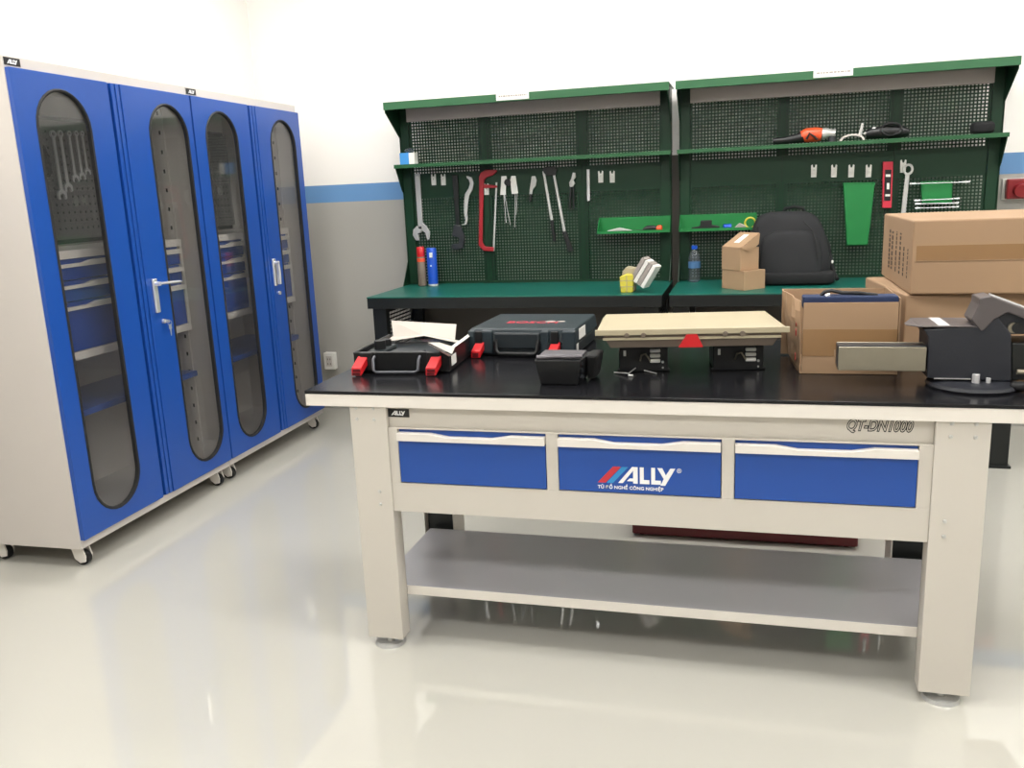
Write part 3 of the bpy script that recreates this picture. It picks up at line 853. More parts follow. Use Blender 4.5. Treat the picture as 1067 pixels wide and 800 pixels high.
tray(-.832, -.425, 'bright green tray on the left board, holding an orange handled tool')
tray(-.366, .050, 'bright green tray on the right board, partly behind the black backpack')
TY = PY - .06; TZ = 1.161
m = MB(); m.prism([(-.79, TZ), (-.64, TZ), (-.635, TZ + .012), (-.71, TZ + .03), (-.78, TZ + .014)], 'xz', TY - .03, TY); tag(m.build('steel_tool', 'steel', bevel=.003), 'silvery hand tool lying at the left of the left green tray', 'tool')
t = thing('screwdriver', (-.55, TY, TZ), 'black and orange handled screwdriver lying in the left green tray', 'screwdriver')
MB().cyl((-.64, TY - .02, TZ + .010), (-.56, TY - .02, TZ + .011), .004).build('shaft', 'black_metal', t, world=True)
MB().tube([(-.575, TY - .02, TZ + .013), (-.55, TY - .02, TZ + .02), (-.51, TY - .02, TZ + .02), (-.50, TY - .02, TZ + .018)], [.008, .017, .018, .015]).build('handle', 'black', t, world=True, smooth=True)
MB().tube([(-.50, TY - .02, TZ + .018), (-.49, TY - .02, TZ + .018), (-.47, TY - .02, TZ + .018), (-.465, TY - .02, TZ + .018)], [.012, .019, .019, .014]).build('handle_end', 'orange', t, world=True, smooth=True)
m = MB(); m.prism([(-.31, TZ), (-.15, TZ), (-.145, TZ + .02), (-.19, TZ + .03), (-.19, TZ + .055), (-.25, TZ + .055), (-.255, TZ + .025), (-.30, TZ + .018)], 'xz', TY - .03, TY); tag(m.build('cordless_driver', 'black', bevel=.004), 'black pistol shaped tool lying in the right green tray', 'tool')
m = MB(); m.cyl((-.125, TY - .04, TZ + .016), (-.085, TY - .03, TZ + .016), .016); tag(m.build('tape_roll', 'blue_can', smooth=True), 'small blue roll lying in the right green tray', 'roll')
m = MB(); m.prism([(-.07, TZ), (.0, TZ), (-.005, TZ + .02), (-.04, TZ + .035), (-.065, TZ + .012)], 'xz', TY - .03, TY); tag(m.build('tube_bag', 'silvercard', bevel=.004), 'small grey green crumpled packet in the right green tray', 'packet')
m = MB(); m.tube([(.018 + .028 * math.cos(a), TY - .02, TZ + .034 + .028 * math.sin(a)) for a in [2 * PI * i / 20 for i in range(20)]], .005, 8, True); tag(m.build('cable_ring', 'yellow', smooth=True), 'pale yellow ring standing in the right green tray, left of the backpack', 'ring')

# shelf contents
SZ = 1.606
P = at(416, 172, 'z', SZ)
t = thing('small_box', (-2.005, 5.05, SZ), 'small blue and white box on the left end of the left shelf', 'box')
m = MB().box(-2.03, -1.972, 5.02, 5.08, SZ, SZ + .068); m.build('box_side', 'skyblue', t, world=True, bevel=.001)
MB().box(-1.972, -1.935, 5.02, 5.08, SZ, SZ + .066).build('box_end', 'white', t, world=True, bevel=.001)
m = MB(); m.blob((-1.975, 5.05, SZ + .068 + .014), (.030, .022, .014), .9); tag(m.build('plastic_wrap', 'clear', smooth=True), 'crumpled clear plastic wrap on top of the small blue box', 'wrap')

t = thing('angle_grinder', (.27, 5.06, SZ), 'orange and black angle grinder lying on the right shelf', 'grinder')
gy = 5.055
MB().tube([(.13, gy, SZ + .020), (.20, gy, SZ + .022), (.26, gy, SZ + .030), (.285, gy, SZ + .035)], [.018, .020, .026, .032]).build('handle', 'black', t, world=True, smooth=True)
MB().tube([(.275, gy, SZ + .036), (.30, gy, SZ + .042), (.35, gy, SZ + .044), (.378, gy, SZ + .042)], [.030, .038, .038, .034]).build('motor_housing', 'orange', t, world=True, smooth=True)
MB().tube([(.300, gy - .038, SZ + .02), (.315, gy - .040, SZ + .05), (.34, gy - .040, SZ + .03), (.355, gy - .038, SZ + .015)], .006).build('trim_band', 'black', t, world=True)
m = MB(); m.tube([(.378, gy, SZ + .044), (.40, gy, SZ + .048), (.42, gy, SZ + .046), (.445, gy, SZ + .042)], [.032, .030, .022, .024]); m.build('gear_head', 'steel', t, world=True, smooth=True)
MB().cyl((.43, gy, SZ + .002), (.43, gy, SZ + .03), .020).build('spindle', 'dark_steel', t, world=True, smooth=True)
t = thing('grinder_guard', (.53, 5.05, SZ), 'half-round pale metal guard with a short stem, between grinder and black tools', 'guard')
m = MB(); n = 14
for i in range(n):
    a0, a1 = PI * i / n, PI * (i + 1) / n
    m.prism([(.53 + .062 * math.cos(a0), SZ + .036 * math.sin(a0)), (.53 + .062 * math.cos(a1), SZ + .036 * math.sin(a1)), (.53 + .052 * math.cos(a1), SZ + .026 * math.sin(a1)), (.53 + .052 * math.cos(a0), SZ + .026 * math.sin(a0))], 'xz', 5.02, 5.075)
m.build('guard_band', 'cabgrey', t, world=True, smooth=True)
MB().prism([(.56, SZ + .026), (.578, SZ + .02), (.586, SZ + .085), (.574, SZ + .09)], 'xz', 5.04, 5.055).build('stem', 'steel', t, world=True, bevel=.002)
t = thing('power_drill', (.70, 5.05, SZ), 'black power tool with coiled cord lying on the right shelf', 'drill')
MB().tube([(.60, 5.06, SZ + .030), (.63, 5.06, SZ + .034), (.70, 5.06, SZ + .038), (.78, 5.06, SZ + .034), (.81, 5.06, SZ + .028)], [.020, .030, .034, .030, .018]).build('tool_body', 'black', t, world=True, smooth=True)
MB().tube([(.59, 5.06, SZ + .032), (.64, 5.055, SZ + .055), (.67, 5.05, SZ + .045)], [.008, .014, .010]).build('chuck', 'steel', t, world=True, smooth=True)
MB().tube([(.72 + .05 * math.cos(a), 5.035 + .004 * math.sin(a * 3), SZ + .048 + .030 * math.sin(a)) for a in [2 * PI * i / 24 for i in range(24)]], .007, 8, True).build('cord', 'rubber', t, world=True, smooth=True)
m = MB(); m.blob((1.155, 5.055, SZ + .031), (.055, .040, .031), .55); tag(m.build('pouch', 'fabric2', smooth=True), 'small black pouch at the right end of the right shelf', 'pouch')

# ------------------------------------------------------------------ things on the green counters
P1 = at(435, 297, 'z', GZ)
t = thing('spray_can', (-1.935, 5.02, GZ), 'slim spray can with red cap at the left end of the green counter', 'can')
MB().lathe([(.022, GZ), (.026, GZ + .004), (.026, GZ + .175), (.018, GZ + .190)], -1.935, 5.02).build('can_body', 'taupe', t, world=True, smooth=True)
MB().lathe([(.0245, GZ + .180), (.025, GZ + .182), (.025, GZ + .235), (.021, GZ + .240)], -1.935, 5.02).build('cap', 'red', t, world=True, smooth=True)
MB().lathe([(.0266, GZ + .150), (.0266, GZ + .172)], -1.935, 5.02).build('label_band', 'orange', t, world=True, smooth=True)
t = thing('cleaner_can', (-1.868, 5.03, GZ), 'blue cylindrical can standing beside the red capped spray can', 'can')
MB().lathe([(.028, GZ), (.031, GZ + .004), (.031, GZ + .012)], -1.868, 5.03).build('rim', 'white', t, world=True, smooth=True)
MB().lathe([(.031, GZ + .012), (.031, GZ + .225), (.028, GZ + .232)], -1.868, 5.03).build('can_body', 'blue_can', t, world=True, smooth=True)
m = MB(); m.box(-1.872, -1.852, 4.9975, 5.0005, GZ + .175, GZ + .205); m.box(-1.870, -1.862, 4.9975, 5.0, GZ + .12, GZ + .13); m.build('label_print', 'logo_white', t, world=True)

# yellow pack and tilted grey packs
t = thing('wrapped_pack', (-.60, 4.575, GZ), 'small yellow pack with clear wrapping standing on the green counter', 'pack')
MB().prism([(-.640, GZ), (-.575, GZ), (-.572, GZ + .095), (-.605, GZ + .10), (-.645, GZ + .085)], 'xz', 4.55, 4.585).build('pack_body', 'yellow', t, world=True, bevel=.006)
m = MB(); m.box(-.646, -.572, 4.5490, 4.5500, GZ + .03, GZ + .034); m.box(-.646, -.572, 4.5490, 4.55, GZ + .062, GZ + .066); m.box(-.609, -.605, 4.549, 4.55, GZ, GZ + .09); m.build('fold_lines', 'beige', t, world=True)
MB().prism([(-.638, GZ), (-.57, GZ), (-.555, GZ + .125), (-.61, GZ + .135), (-.635, GZ + .11)], 'xz', 4.587, 4.65).build('rear_pack', 'beige', t, world=True, bevel=.008)
t = thing('screw_pack', (-.50, 4.60, GZ), 'grey and white striped pack tilted over on its corner, on the green counter', 'pack')
for k in range(4):
    x = 0 + k * .024
    m = MB().box(x - .0, x + .021, 0, .07, 0, .135); m.xf(Matrix.Translation((0, 0, 0)) @ Matrix.Rotation(math.radians(0), 4, 'Y')); m.xf(Matrix.Translation((-.553, 4.55, GZ + .046)) @ Matrix.Rotation(math.radians(-20), 4, 'Z') @ Matrix.Rotation(math.radians(33), 4, 'Y') @ Matrix.Translation((-.05, 0, 0)))
    m.build('pack_layer', 'silvercard' if k % 2 == 0 else 'white', t, world=True, bevel=.002)

# water bottle
bx, by = -.285, 5.04
t = thing('water_bottle', (bx, by, GZ), 'clear plastic water bottle with blue label on the right green counter', 'bottle')
MB().lathe([(.028, GZ + .001), (.034, GZ + .008), (.031, GZ + .03), (.034, GZ + .05), (.033, GZ + .12), (.034, GZ + .135), (.024, GZ + .165), (.014, GZ + .180), (.014, GZ + .186)], bx, by).build('bottle_body', 'clear', t, world=True, smooth=True)
MB().lathe([(.0345, GZ + .080), (.0345, GZ + .115)], bx, by).build('bottle_label', 'label_blue', t, world=True, smooth=True)
MB().lathe([(.016, GZ + .186), (.016, GZ + .204), (.014, GZ + .206)], bx, by).build('cap', 'blue_can', t, world=True, smooth=True)

# two small cartons
A, B_, D_ = Vector((-.123, 4.718)), Vector((-.009, 4.578)), Vector((.097, 4.694))
E_ = A + D_ - B_


def carton_quad(z0, z1, s=1.0, sh=(0, 0)):
    c = (A + B_ + D_ + E_) / 4
    q = [(c + (p - c) * s + Vector(sh)) for p in (A, B_, D_, E_)]
    return [(p.x, p.y, z0) for p in q], [(p.x, p.y, z1) for p in q], q


b0, b1, q = carton_quad(GZ, GZ + .098)
t = thing('small_carton', (-.01, 4.70, GZ), 'small closed brown carton under the one with the raised lid, beside the backpack', 'carton')
MB().hexa(b0, b1).build('carton_body', 'card_light', t, world=True, bevel=.002)
m = MB(); a_ = Vector(b1[0]); c_ = Vector(b1[3]); m.hexa([(q[0].x + .002, q[0].y, GZ + .0985), (q[1].x, q[1].y + .003, GZ + .0985), (q[1].x + .08, q[1].y + .09, GZ + .0985), (q[0].x + .08, q[0].y + .09, GZ + .0985)],
                [(q[0].x + .002, q[0].y, GZ + .1), (q[1].x, q[1].y + .003, GZ + .1), (q[1].x + .08, q[1].y + .09, GZ + .1), (q[0].x + .08, q[0].y + .09, GZ + .1)]); m.build('carton_flap', 'card_light', t, world=True)
t = thing('small_carton', (-.02, 4.69, GZ + .1), 'small brown carton with raised lid and white label, on top of another carton', 'carton')
b0, b1, q = carton_quad(GZ + .1005, GZ + .215, .86, (-.018, .0))
MB().hexa(b0, b1).build('carton_body', 'card_light', t, world=True, bevel=.002)
z = GZ + .2155
lo = [(q[0].x, q[0].y, z), (q[1].x, q[1].y, z), (q[2].x, q[2].y, z + .068), (q[3].x, q[3].y, z + .068)]
ld = MB().hexa(lo, [(p[0], p[1], p[2] + .003) for p in lo]).build('carton_lid', 'card_light', t, world=True)
m = MB()
f1 = Vector(lo[1]); f2 = Vector(lo[2])
m.hexa([f1 + Vector((.001, -.002, 0)), f2 + Vector((.001, -.002, 0)), f2 + Vector((-.004, -.008, -.055)), f1 + (f2 - f1) * .45 + Vector((0, -.004, -.050))],
       [f1 + Vector((.002, -.005, 0)), f2 + Vector((.003, -.004, 0)), f2 + Vector((-.002, -.011, -.055)), f1 + (f2 - f1) * .45 + Vector((.001, -.007, -.050))])
m.build('side_flap', 'card_light', ld, world=True)
v0, v1, v2, v3 = [Vector(p) for p in lo]
def lp(s, r, dz): return v0 + (v1 - v0) * s + (v3 - v0) * r + Vector((0, 0, dz))
MB().hexa([lp(.35, .3, .0032), lp(.62, .3, .0032), lp(.62, .85, .0032), lp(.35, .85, .0032)], [lp(.35, .3, .004), lp(.62, .3, .004), lp(.62, .85, .004), lp(.35, .85, .004)]).build('shipping_label', 'white', ld, world=True)

# backpack
t = thing('backpack', (.245, 4.93, GZ), 'black backpack standing upright on the right green counter', 'backpack')
def bpf(p):
    k = (p.z + .19) / .38
    p.x *= 1.0 - .22 * max(0, k) ** 2.0
    p.x -= .035 * max(0, k)
    p.y *= 1.0 - .35 * max(0, k)
    p.y += .03 * k
    return p
MB().blob((.238, 4.92, GZ + .193), (.212, .115, .190), .46, fn=bpf).build('main_compartment', 'fabric', t, world=True, smooth=True)
def pf(p):
    k = (p.z + .1) / .2
    p.y += .035 * k; p.x *= 1 - .10 * max(0, k); return p
MB().blob((.225, 4.818, GZ + .150), (.165, .040, .135), .5, fn=pf).build('front_pocket', 'fabric', t, world=True, smooth=True)
MB().blob((.250, 4.90, GZ + .037), (.205, .135, .036), .35).build('base_panel', 'fabric2', t, world=True, smooth=True)
MB().tube([(.19, 4.97, GZ + .375), (.20, 4.965, GZ + .398), (.245, 4.963, GZ + .404), (.29, 4.965, GZ + .396), (.30, 4.97, GZ + .372)], .009).build('top_handle', 'fabric2', t, world=True, smooth=True)
MB().tube([(.39, 4.99, GZ + .27), (.425, 4.99, GZ + .20), (.44, 4.96, GZ + .12), (.455, 4.92, GZ + .05), (.47, 4.88, GZ + .020)], .011).build('side_strap', 'fabric2', t, world=True, smooth=True)
MB().tube([(.06, 4.90, GZ + .33), (.045, 4.87, GZ + .28), (.048, 4.85, GZ + .15), (.06, 4.83, GZ + .06)], .010).build('shoulder_strap', 'fabric2', t, world=True, smooth=True)
MB().tube([(.36, 4.80, GZ + .10), (.355, 4.80, GZ + .20), (.335, 4.82, GZ + .28), (.29, 4.85, GZ + .33)], .0035).build('zip', 'rubber', t, world=True, smooth=True)
MB().blob((.440, 4.86, GZ + .115), (.006, .004, .010), 1).build('strap_tag', 'white', t, world=True, smooth=True)

# ------------------------------------------------------------------ things on the workbench
# open black case
t = thing('open_tool_case', (-1.093, 2.592, BT), 'black power tool case lying open with papers inside, two red latches at the front', 'case', rz=0.07)
W, D, H = .328, .36, .072
x0, x1 = -W / 2, W / 2
m = MB()
m.box(x0, x1, 0, D, .004, .010)
m.hexa([(x0 + .008, 0, .004), (x1 - .008, 0, .004), (x1 - .008, .012, .004), (x0 + .008, .012, .004)], [(x0, -.004, H), (x1, -.004, H), (x1, .008, H), (x0, .008, H)])
m.box(x0, x1, D - .010, D, .008, H - .03); m.box(x0, x0 + .010, 0, D, .008, H); m.box(x1 - .010, x1, 0, D, .008, H)
for xx in (-.115, .115): m.box(xx - .022, xx + .022, -.012, 0, .012, H)
m.build('case_shell', 'black', t, bevel=.003)
m = MB(); m.box(x0 + .010, x1 - .010, .010, D - .010, .010, .040); m.box(-.06, .06, .012, .10, .04, .062); m.box(x0 + .012, -.09, .10, .24, .04, .058)
m.build('inner_tray', 'slate_dark', t, bevel=.006)
MB().cyl((-.115, .13, .058), (-.115, .13, .088), .020).build('tray_knob', 'black', t, smooth=True)
MB().cyl((-.115, .20, .056), (-.115, .20, .080), .016).build('tray_knob', 'black', t, smooth=True)
for xx in (-.135, .118):
    m = MB()
    m.hexa([(xx - .020, -.052, .002), (xx + .014, -.052, .002), (xx + .014, -.050, .028), (xx - .020, -.050, .028)][::1],
           [(xx - .010, -.010, .030), (xx + .024, -.010, .030), (xx + .024, -.008, .060), (xx - .010, -.008, .060)])
    l = m.build('latch', 'red', t, bevel=.002)
    m = MB(); m.box(xx - .016, xx + .010, -.0535, -.0515, .004, .013); m.box(xx - .014, xx + .012, -.0535, -.0512, .016, .024)
    m.build('latch_slot', 'dark_red', l)
m = MB(); m.tube([(-.088, -.006, .058), (-.088, -.022, .050), (-.086, -.030, .016), (-.076, -.032, .010), (.056, -.032, .010), (.066, -.030, .016), (.068, -.022, .050), (.068, -.006, .058)], .0048)
m.build('carry_handle', 'handle_grey', t, smooth=True)
m = MB(); m.box(x1, x1 + .0012, .03, .09, .018, .052); m.build('side_label', 'white', t)
m = MB(); m.hexa([(x1 - .012, .06, H), (x1 + .004, .06, H), (x1 + .004, .34, H), (x1 - .012, .34, H)], [(x1 - .010, .06, H + .004), (x1 + .002, .06, H + .004), (x1 + .002, .34, H + .005), (x1 - .010, .34, H + .005)])
m.build('foam_strip', 'white', t, bevel=.002)
# papers
p = thing('instruction_booklet', (-1.165, 2.97, .9225), 'open white instruction booklet propped in the black case', 'booklet')
m = MB()
def sheet(mb, pts, th=.0012):
    v = [Vector(q) for q in pts]; n = (v[1] - v[0]).cross(v[2] - v[0]).normalized() * th
    mb.hexa(v, [q + n for q in v])
A1 = at(408, 334, 'y', 3.00); A2 = at(441, 336, 'y', 2.99); A3 = at(475.5, 338, 'y', 3.00); B1 = at(410, 351, 'y', 2.94); B2 = at(440, 349, 'y', 2.93); B3 = at(474, 356, 'y', 2.92)
sheet(m, [B1, B2, A2, A1]); sheet(m, [B2, B3, A3, A2])
m.build('upright_pages', 'paper', p, world=True)
m = MB(); C1 = at(402, 356, 'y', 2.86); C2 = at(442, 350, 'y', 2.90); C3 = at(480, 358, 'y', 2.84)
sheet(m, [C1, C2, B2 + Vector((0, .02, 0)), B1 + Vector((-.01, .02, 0))]); sheet(m, [C2, C3, B3 + Vector((.01, .02, 0)), B2 + Vector((0, .02, 0))])
m.build('lower_pages', 'paper', p, world=True)
p = thing('loose_sheet', (-1.05, 2.82, .9225), 'white folded sheet lying in front of the booklet over the case corner', 'paper')
m = MB(); D1 = at(446, 357, 'z', .944); D2 = at(471, 369, 'z', .936); D3 = at(474, 362, 'z', .940); D4 = at(458, 357, 'z', .948)
sheet(m, [D1, D2, D3, D4]); m.build('sheet', 'paper', p, world=True)
m = MB(); D5 = at(455, 364, 'z', .928); D6 = at(468, 371, 'z', .924)
sheet(m, [D1 + Vector((0, 0, -.004)), D5, D6, D2 + Vector((0, 0, -.004))]); m.build('folded_leaf', 'silvercard', p, world=True)

# closed slate-blue case
t = thing('power_tool_case', (-.758, 2.885, BT), 'closed dark slate blue power tool case with red lettering on its lid', 'case', rz=-.03)
W, D = .395, .375; x0, x1 = -W / 2, W / 2
m = MB(); m.box(x0 + .004, x1 - .004, .004, D, .004, .048); m.build('lower_shell', 'slate_dark', t, bevel=.008)
m = MB()
m.hexa([(x0, 0, .050), (x1, 0, .050), (x1, D, .050), (x0, D, .050)], [(x0 + .006, .012, .100), (x1 - .006, .012, .100), (x1 - .006, D - .006, .100), (x0 + .006, D - .006, .100)])
for xa, xb in ((x0 + .002, x0 + .030), (-.148, -.105), (.072, .102), (.148, x1 - .002)):
    m.box(xa, xb, -.006, .02, .012, .094)
m.build('lid', 'slate', t, bevel=.006)
m = MB(); m.box(-.10, .068, -.0035, .012, .028, .086); m.build('handle_recess', 'slate_dark', t, bevel=.006)
m = MB(); m.tube([(-.092, -.004, .062), (-.090, -.012, .024), (-.078, -.016, .014), (.050, -.016, .014), (.060, -.012, .024), (.062, -.004, .062)], .007, flat=.7); m.build('carry_handle', 'black', t, smooth=True)
for xx in (-.155, .122):
    m = MB(); m.box(xx - .012, xx + .014, -.010, .004, .046, .092); m.build('latch_slot', 'black', t, bevel=.002)
    m = MB(); m.hexa([(xx - .020, -.040, .002), (xx + .014, -.040, .002), (xx + .014, -.038, .026), (xx - .020, -.038, .026)], [(xx - .011, -.004, .026), (xx + .020, -.004, .026), (xx + .020, -.002, .056), (xx - .011, -.002, .056)])
    l = m.build('latch', 'red', t, bevel=.002)
    MB().box(xx - .014, xx + .008, -.0415, -.0395, .005, .020).build('latch_window', 'dark_red', l)
text_part('brand_lettering', 'BOSCH', .060, 'brand_red', t, Matrix.Translation((-.095, .13, .1004)), offset=.0004, sx=1.0)
m = MB(); m.cyl((.065, .17, .100), (.065, .17, .1012), .019); m.cyl((.105, .17, .100), (.105, .17, .1012), .014); m.build('lid_marks', 'silvercard', t)
m = MB(); m.box(x1 - .001, x1 + .0012, .05, .15, .056, .092); m.box(x1 - .004, x1 - .0025, .02, .05, .010, .044); m.build('side_label', 'white', t)

# small black toolbox-like unit in front of it
t = thing('charger_unit', (-.535, 2.455, BT), 'small black tapered plastic box at the front of the black worktop', 'box')
m = MB(); m.hexa([(-.590, 2.455, BT + .001), (-.476, 2.455, BT + .001), (-.470, 2.570, BT + .001), (-.596, 2.570, BT + .001)], [(-.606, 2.448, BT + .078), (-.463, 2.448, BT + .078), (-.455, 2.59, BT + .078), (-.612, 2.59, BT + .078)])
m.build('box_body', 'black', t, world=True, bevel=.004)
m = MB(); m.tube([(-.600, 2.46, BT + .083), (-.54, 2.465, BT + .086), (-.50, 2.46, BT + .086), (-.463, 2.465, BT + .087)], .0065, 8); m.box(-.60, -.47, 2.47, 2.58, BT + .078, BT + .084)
m.build('top_edge', mat('worn_grey_rim', (96, 92, 96), .3), t, world=True, smooth=True)
m = MB(); m.hexa([(-.462, 2.53, BT + .004), (-.436, 2.53, BT + .004), (-.434, 2.60, BT + .004), (-.462, 2.60, BT + .004)], [(-.462, 2.51, BT + .080), (-.424, 2.51, BT + .082), (-.420, 2.61, BT + .082), (-.462, 2.61, BT + .080)]); m.build('side_housing', 'rubber', t, world=True, bevel=.008)
m = MB()
for zz in (.025, .045, .065): m.cyl((-.468, 2.465, BT + zz), (-.461, 2.462, BT + zz), .006)
m.build('terminals', 'dark_steel', t, world=True, smooth=True)

# cream light bar on two black power supplies
LB = Matrix.Translation((-.165, 2.665, BT)) @ Matrix.Rotation(math.radians(7.0), 4, 'Z')
t = thing('lamp_fitting', (-.165, 2.665, BT), 'long cream covered lamp fitting with red sticker, resting on two black power supplies', 'lamp', rz=math.radians(7.0))
m = MB(); m.hexa([(-.282, -.075, .134), (.282, -.075, .134), (.275, .27, .134), (-.275, .27, .134)], [(-.282, -.075, .144), (.282, -.075, .144), (.262, .27, .148), (-.262, .27, .148)])
m.hexa([(-.285, -.078, .132), (.285, -.078, .132), (.285, -.070, .132), (-.285, -.070, .132)], [(-.285, -.078, .150), (.285, -.078, .150), (.285, -.070, .150), (-.285, -.070, .150)])
m.build('cover', 'beige', t, bevel=.002)
m = MB(); m.hexa([(-.240, -.064, .092), (.240, -.064, .092), (.240, .24, .092), (-.240, .24, .092)], [(-.262, -.070, .132), (.262, -.070, .132), (.262, .26, .132), (-.262, .26, .132)])
m.build('housing', 'taupe', t, bevel=.002)
MB().box(-.262, .262, -.0745, -.068, .117, .124).build('housing_rib', 'beige', t)
m = MB(); m.prism([(-.036, .093), (.036, .093), (.018, .1325), (-.012, .1325)], 'xz', -.078, -.050); m.build('sticker', 'red', t)
m = MB()
for xx in (-.19, -.14, .10, .15): m.cyl((xx, -.0775, .132), (xx, -.0792, .132), .008, seg=12)
m.build('clip_notch', 'taupe', t)


def psu(u0, lab, x):
    P = LB @ Vector((x, .02, 0))
    t = thing('power_supply', (P.x, P.y, BT), lab, 'power supply', 'black power supplies under the lamp fitting', rz=math.radians(7.0))
    m = MB(); m.box(-.076, .076, 0, .15, .003, .090); m.box(-.082, .082, .0, .006, .0, .010); m.build('housing', 'black', t, bevel=.003)
    m = MB()
    for k in range(3): m.box(.020, .052, -.014, 0, .030 + k * .016, .041 + k * .016)
    m.build('connectors', 'white', t, bevel=.003)
    m = MB(); m.tube([(-.010, 0, .035), (-.006, -.016, .055), (.006, -.020, .060), (.016, -.016, .045), (.022, -.010, .034)], .0028); m.build('wire', 'vise_bar', t, smooth=True)
    m = MB(); m.box(-.062, -.054, -.002, 0, .05, .068); m.cyl((.060, 0, .03), (.060, -.004, .03), .004); m.cyl((.060, 0, .012), (.060, -.004, .012), .003); m.build('screws', 'steel', t)
    return t


psu(645, 'black power supply with white connectors and loose wires, left under the lamp fitting', -.140)
psu(740, 'black power supply with white connectors, right under the lamp fitting', .150)
m = MB(); a = at(640, 388, 'z', BT + .003); b_ = at(655, 391, 'z', BT + .003); c = at(672, 386, 'z', BT + .003); d = at(684, 389, 'z', BT + .003)
m.tube([a, b_ + Vector((0, 0, .006)), at(664, 382, 'z', BT + .012), c, d], .0022, 8); m.cyl(b_, b_ + Vector((.014, -.004, 0)), .004)
tag(m.build('loose_wire', 'steel', smooth=True), 'short loose silvery wire on the worktop before the left power supply', 'wire')

# open carton with blue bag inside
t = thing('open_carton', (.296, 2.80, BT), 'open battered brown carton holding a blue topped bag', 'carton')
x0, x1, y0, y1 = .160, .432, 2.662, 2.955; zt = 1.075
th = .004
m = MB()
m.box(x0, x1, y0, y1, BT + .001, BT + .005)
m.box(x0 + .006, x1 - .006, y0, y0 + th, BT + .005, zt - .011)
rnd = random.Random(3); grid = {}
for i in range(9):
    for k in range(8):
        fy, fz = i / 8, k / 7
        jit = 0 if i in (0, 8) or k == 0 else rnd.uniform(-.008, .006)
        yy = y0 + th + (y1 - y0 - th) * fy; zz = BT + .005 + (zt - .006 - BT - .005) * fz + (rnd.uniform(-.004, .004) if k == 7 else 0)
        xx = x0 - (.020 + .022 * fz) * fy - .003 * fz + jit
        grid[(i, k)] = [m.bm.verts.new((xx + dx, yy, zz)) for dx in (0, .0035)]
for i in range(8):
    for k in range(7):
        for d in (0, 1): m.bm.faces.new([grid[q][d] for q in ((i, k), (i + 1, k), (i + 1, k + 1), (i, k + 1))])
for i in range(8):
    for k in (0, 7): m.bm.faces.new((grid[(i, k)][0], grid[(i + 1, k)][0], grid[(i + 1, k)][1], grid[(i, k)][1]))
for k in range(7):
    for i in (0, 8): m.bm.faces.new((grid[(i, k)][0], grid[(i, k + 1)][0], grid[(i, k + 1)][1], grid[(i, k)][1]))
m.box(x1 - th, x1, y0 + th, y1, BT + .005, zt); m.box(x0 - .044, x1 + .0, y1, y1 + th, BT + .005, zt - .004)
m.build('carton_walls', 'card', t, world=True, bevel=.0008, seg=1)
m = MB(); m.box(x0 + .006, x1 - .006, y0 - .0012, y0 - .0002, .925, .985); m.box(x0 + .006, x0 + .095, y0 - .0014, y0 - .0003, .905, .940); m.build('parcel_tape', 'tape', t, world=True)
m = MB()
for z_, s in ((.885, .02), (.96, .018), (.99, .010)):
    m.prism([(2.70, z_), (2.70 + s, z_ - .004), (2.70 + s, z_ + s), (2.70, z_ + s * .8)], 'yz', x0 - .0125, x0 - .0095)
m.build('print_pattern', 'redink', t, world=True)
t = thing('cooler_bag', (.296, 2.78, .858), 'navy blue topped bag with black strap, standing inside the open carton', 'bag')
m = MB(); m.box(x0 + .012, x1 - .012, y0 + .008, 2.78, .858, 1.045); m.build('bag_body', 'navy', t, world=True, bevel=.010)
m = MB(); m.box(x0 + .004, x1 - .006, y0 + .006, 2.735, 1.045, 1.0805); m.build('bag_lid', 'navy', t, world=True, bevel=.004)
m = MB(); m.tube([(.215, 2.70, 1.080), (.226, 2.70, 1.091), (.245, 2.70, 1.095), (.275, 2.70, 1.088), (.320, 2.70, 1.087), (.372, 2.70, 1.080)], .0055, flat=1.2); m.build('strap', 'rubber', t, world=True, smooth=True)
m = MB(); m.cyl((.228, 2.685, 1.080), (.240, 2.685, 1.084), .006); m.build('strap_ring', 'chrome', t, world=True)

# two large cartons
def big_carton(x0, x1, y0, y1, z0, z1, rz, label, printed):
    t = thing('large_carton', (x0, y0, z0), label, 'carton', 'large cartons stacked at the right end', rz=rz)
    w_, d_, h_ = x1 - x0, y1 - y0, z1 - z0
    m = MB().box(0, w_, 0, d_, .0008, h_ - .0005); m.build('carton_body', 'card', t, bevel=.006, seg=3)
    m = MB()
    m.box(.012, w_ - .004, -.0012, .001, h_ * .46, h_ * .66) if printed else m.box(.01, w_ - .01, -.0008, .001, .002, .012)
    m.build('parcel_tape', 'tape', t)
    if printed:
        m = MB(); m.box(.012, w_ - .004, -.0020, -.0012, h_ * .455, h_ * .462); m.build('tape_edge', 'card_light', t)
        m = MB()
        for r, (yy, wd_) in enumerate(((.07, .010), (.14, .016), (.21, .022), (.29, .018), (.37, .026), (.43, .026))):
            z = .045
            top = h_ - (.05 if r > 1 else .09)
            while z < top:
                L = random.uniform(.006, .016); m.box(-.0008, .0006, yy, yy + wd_, z, min(z + L, top)); z += L + random.uniform(.003, .007)
        m.build('print_pattern', 'ink', t)
    return t


big_carton(.482, 1.10, 2.905, 3.45, BT, 1.054, .095, 'large closed brown carton, lower of the stack at the right end', False)
big_carton(.492, 1.12, 2.895, 3.50, 1.0545, 1.283, .0, 'large brown taped carton with printed side, topmost at the right end', True)

# ------------------------------------------------------------------ bench vise
t = thing('bench_vise', (.60, 2.56, BT), 'heavy dark bench vise with pale steel slide bar, at the front right of the worktop', 'vise')
VY0, VY1 = 2.500, 2.640


def V2(u, v, y=2.50):
    p = at(u, v, 'y', y); return (p.x, p.z)


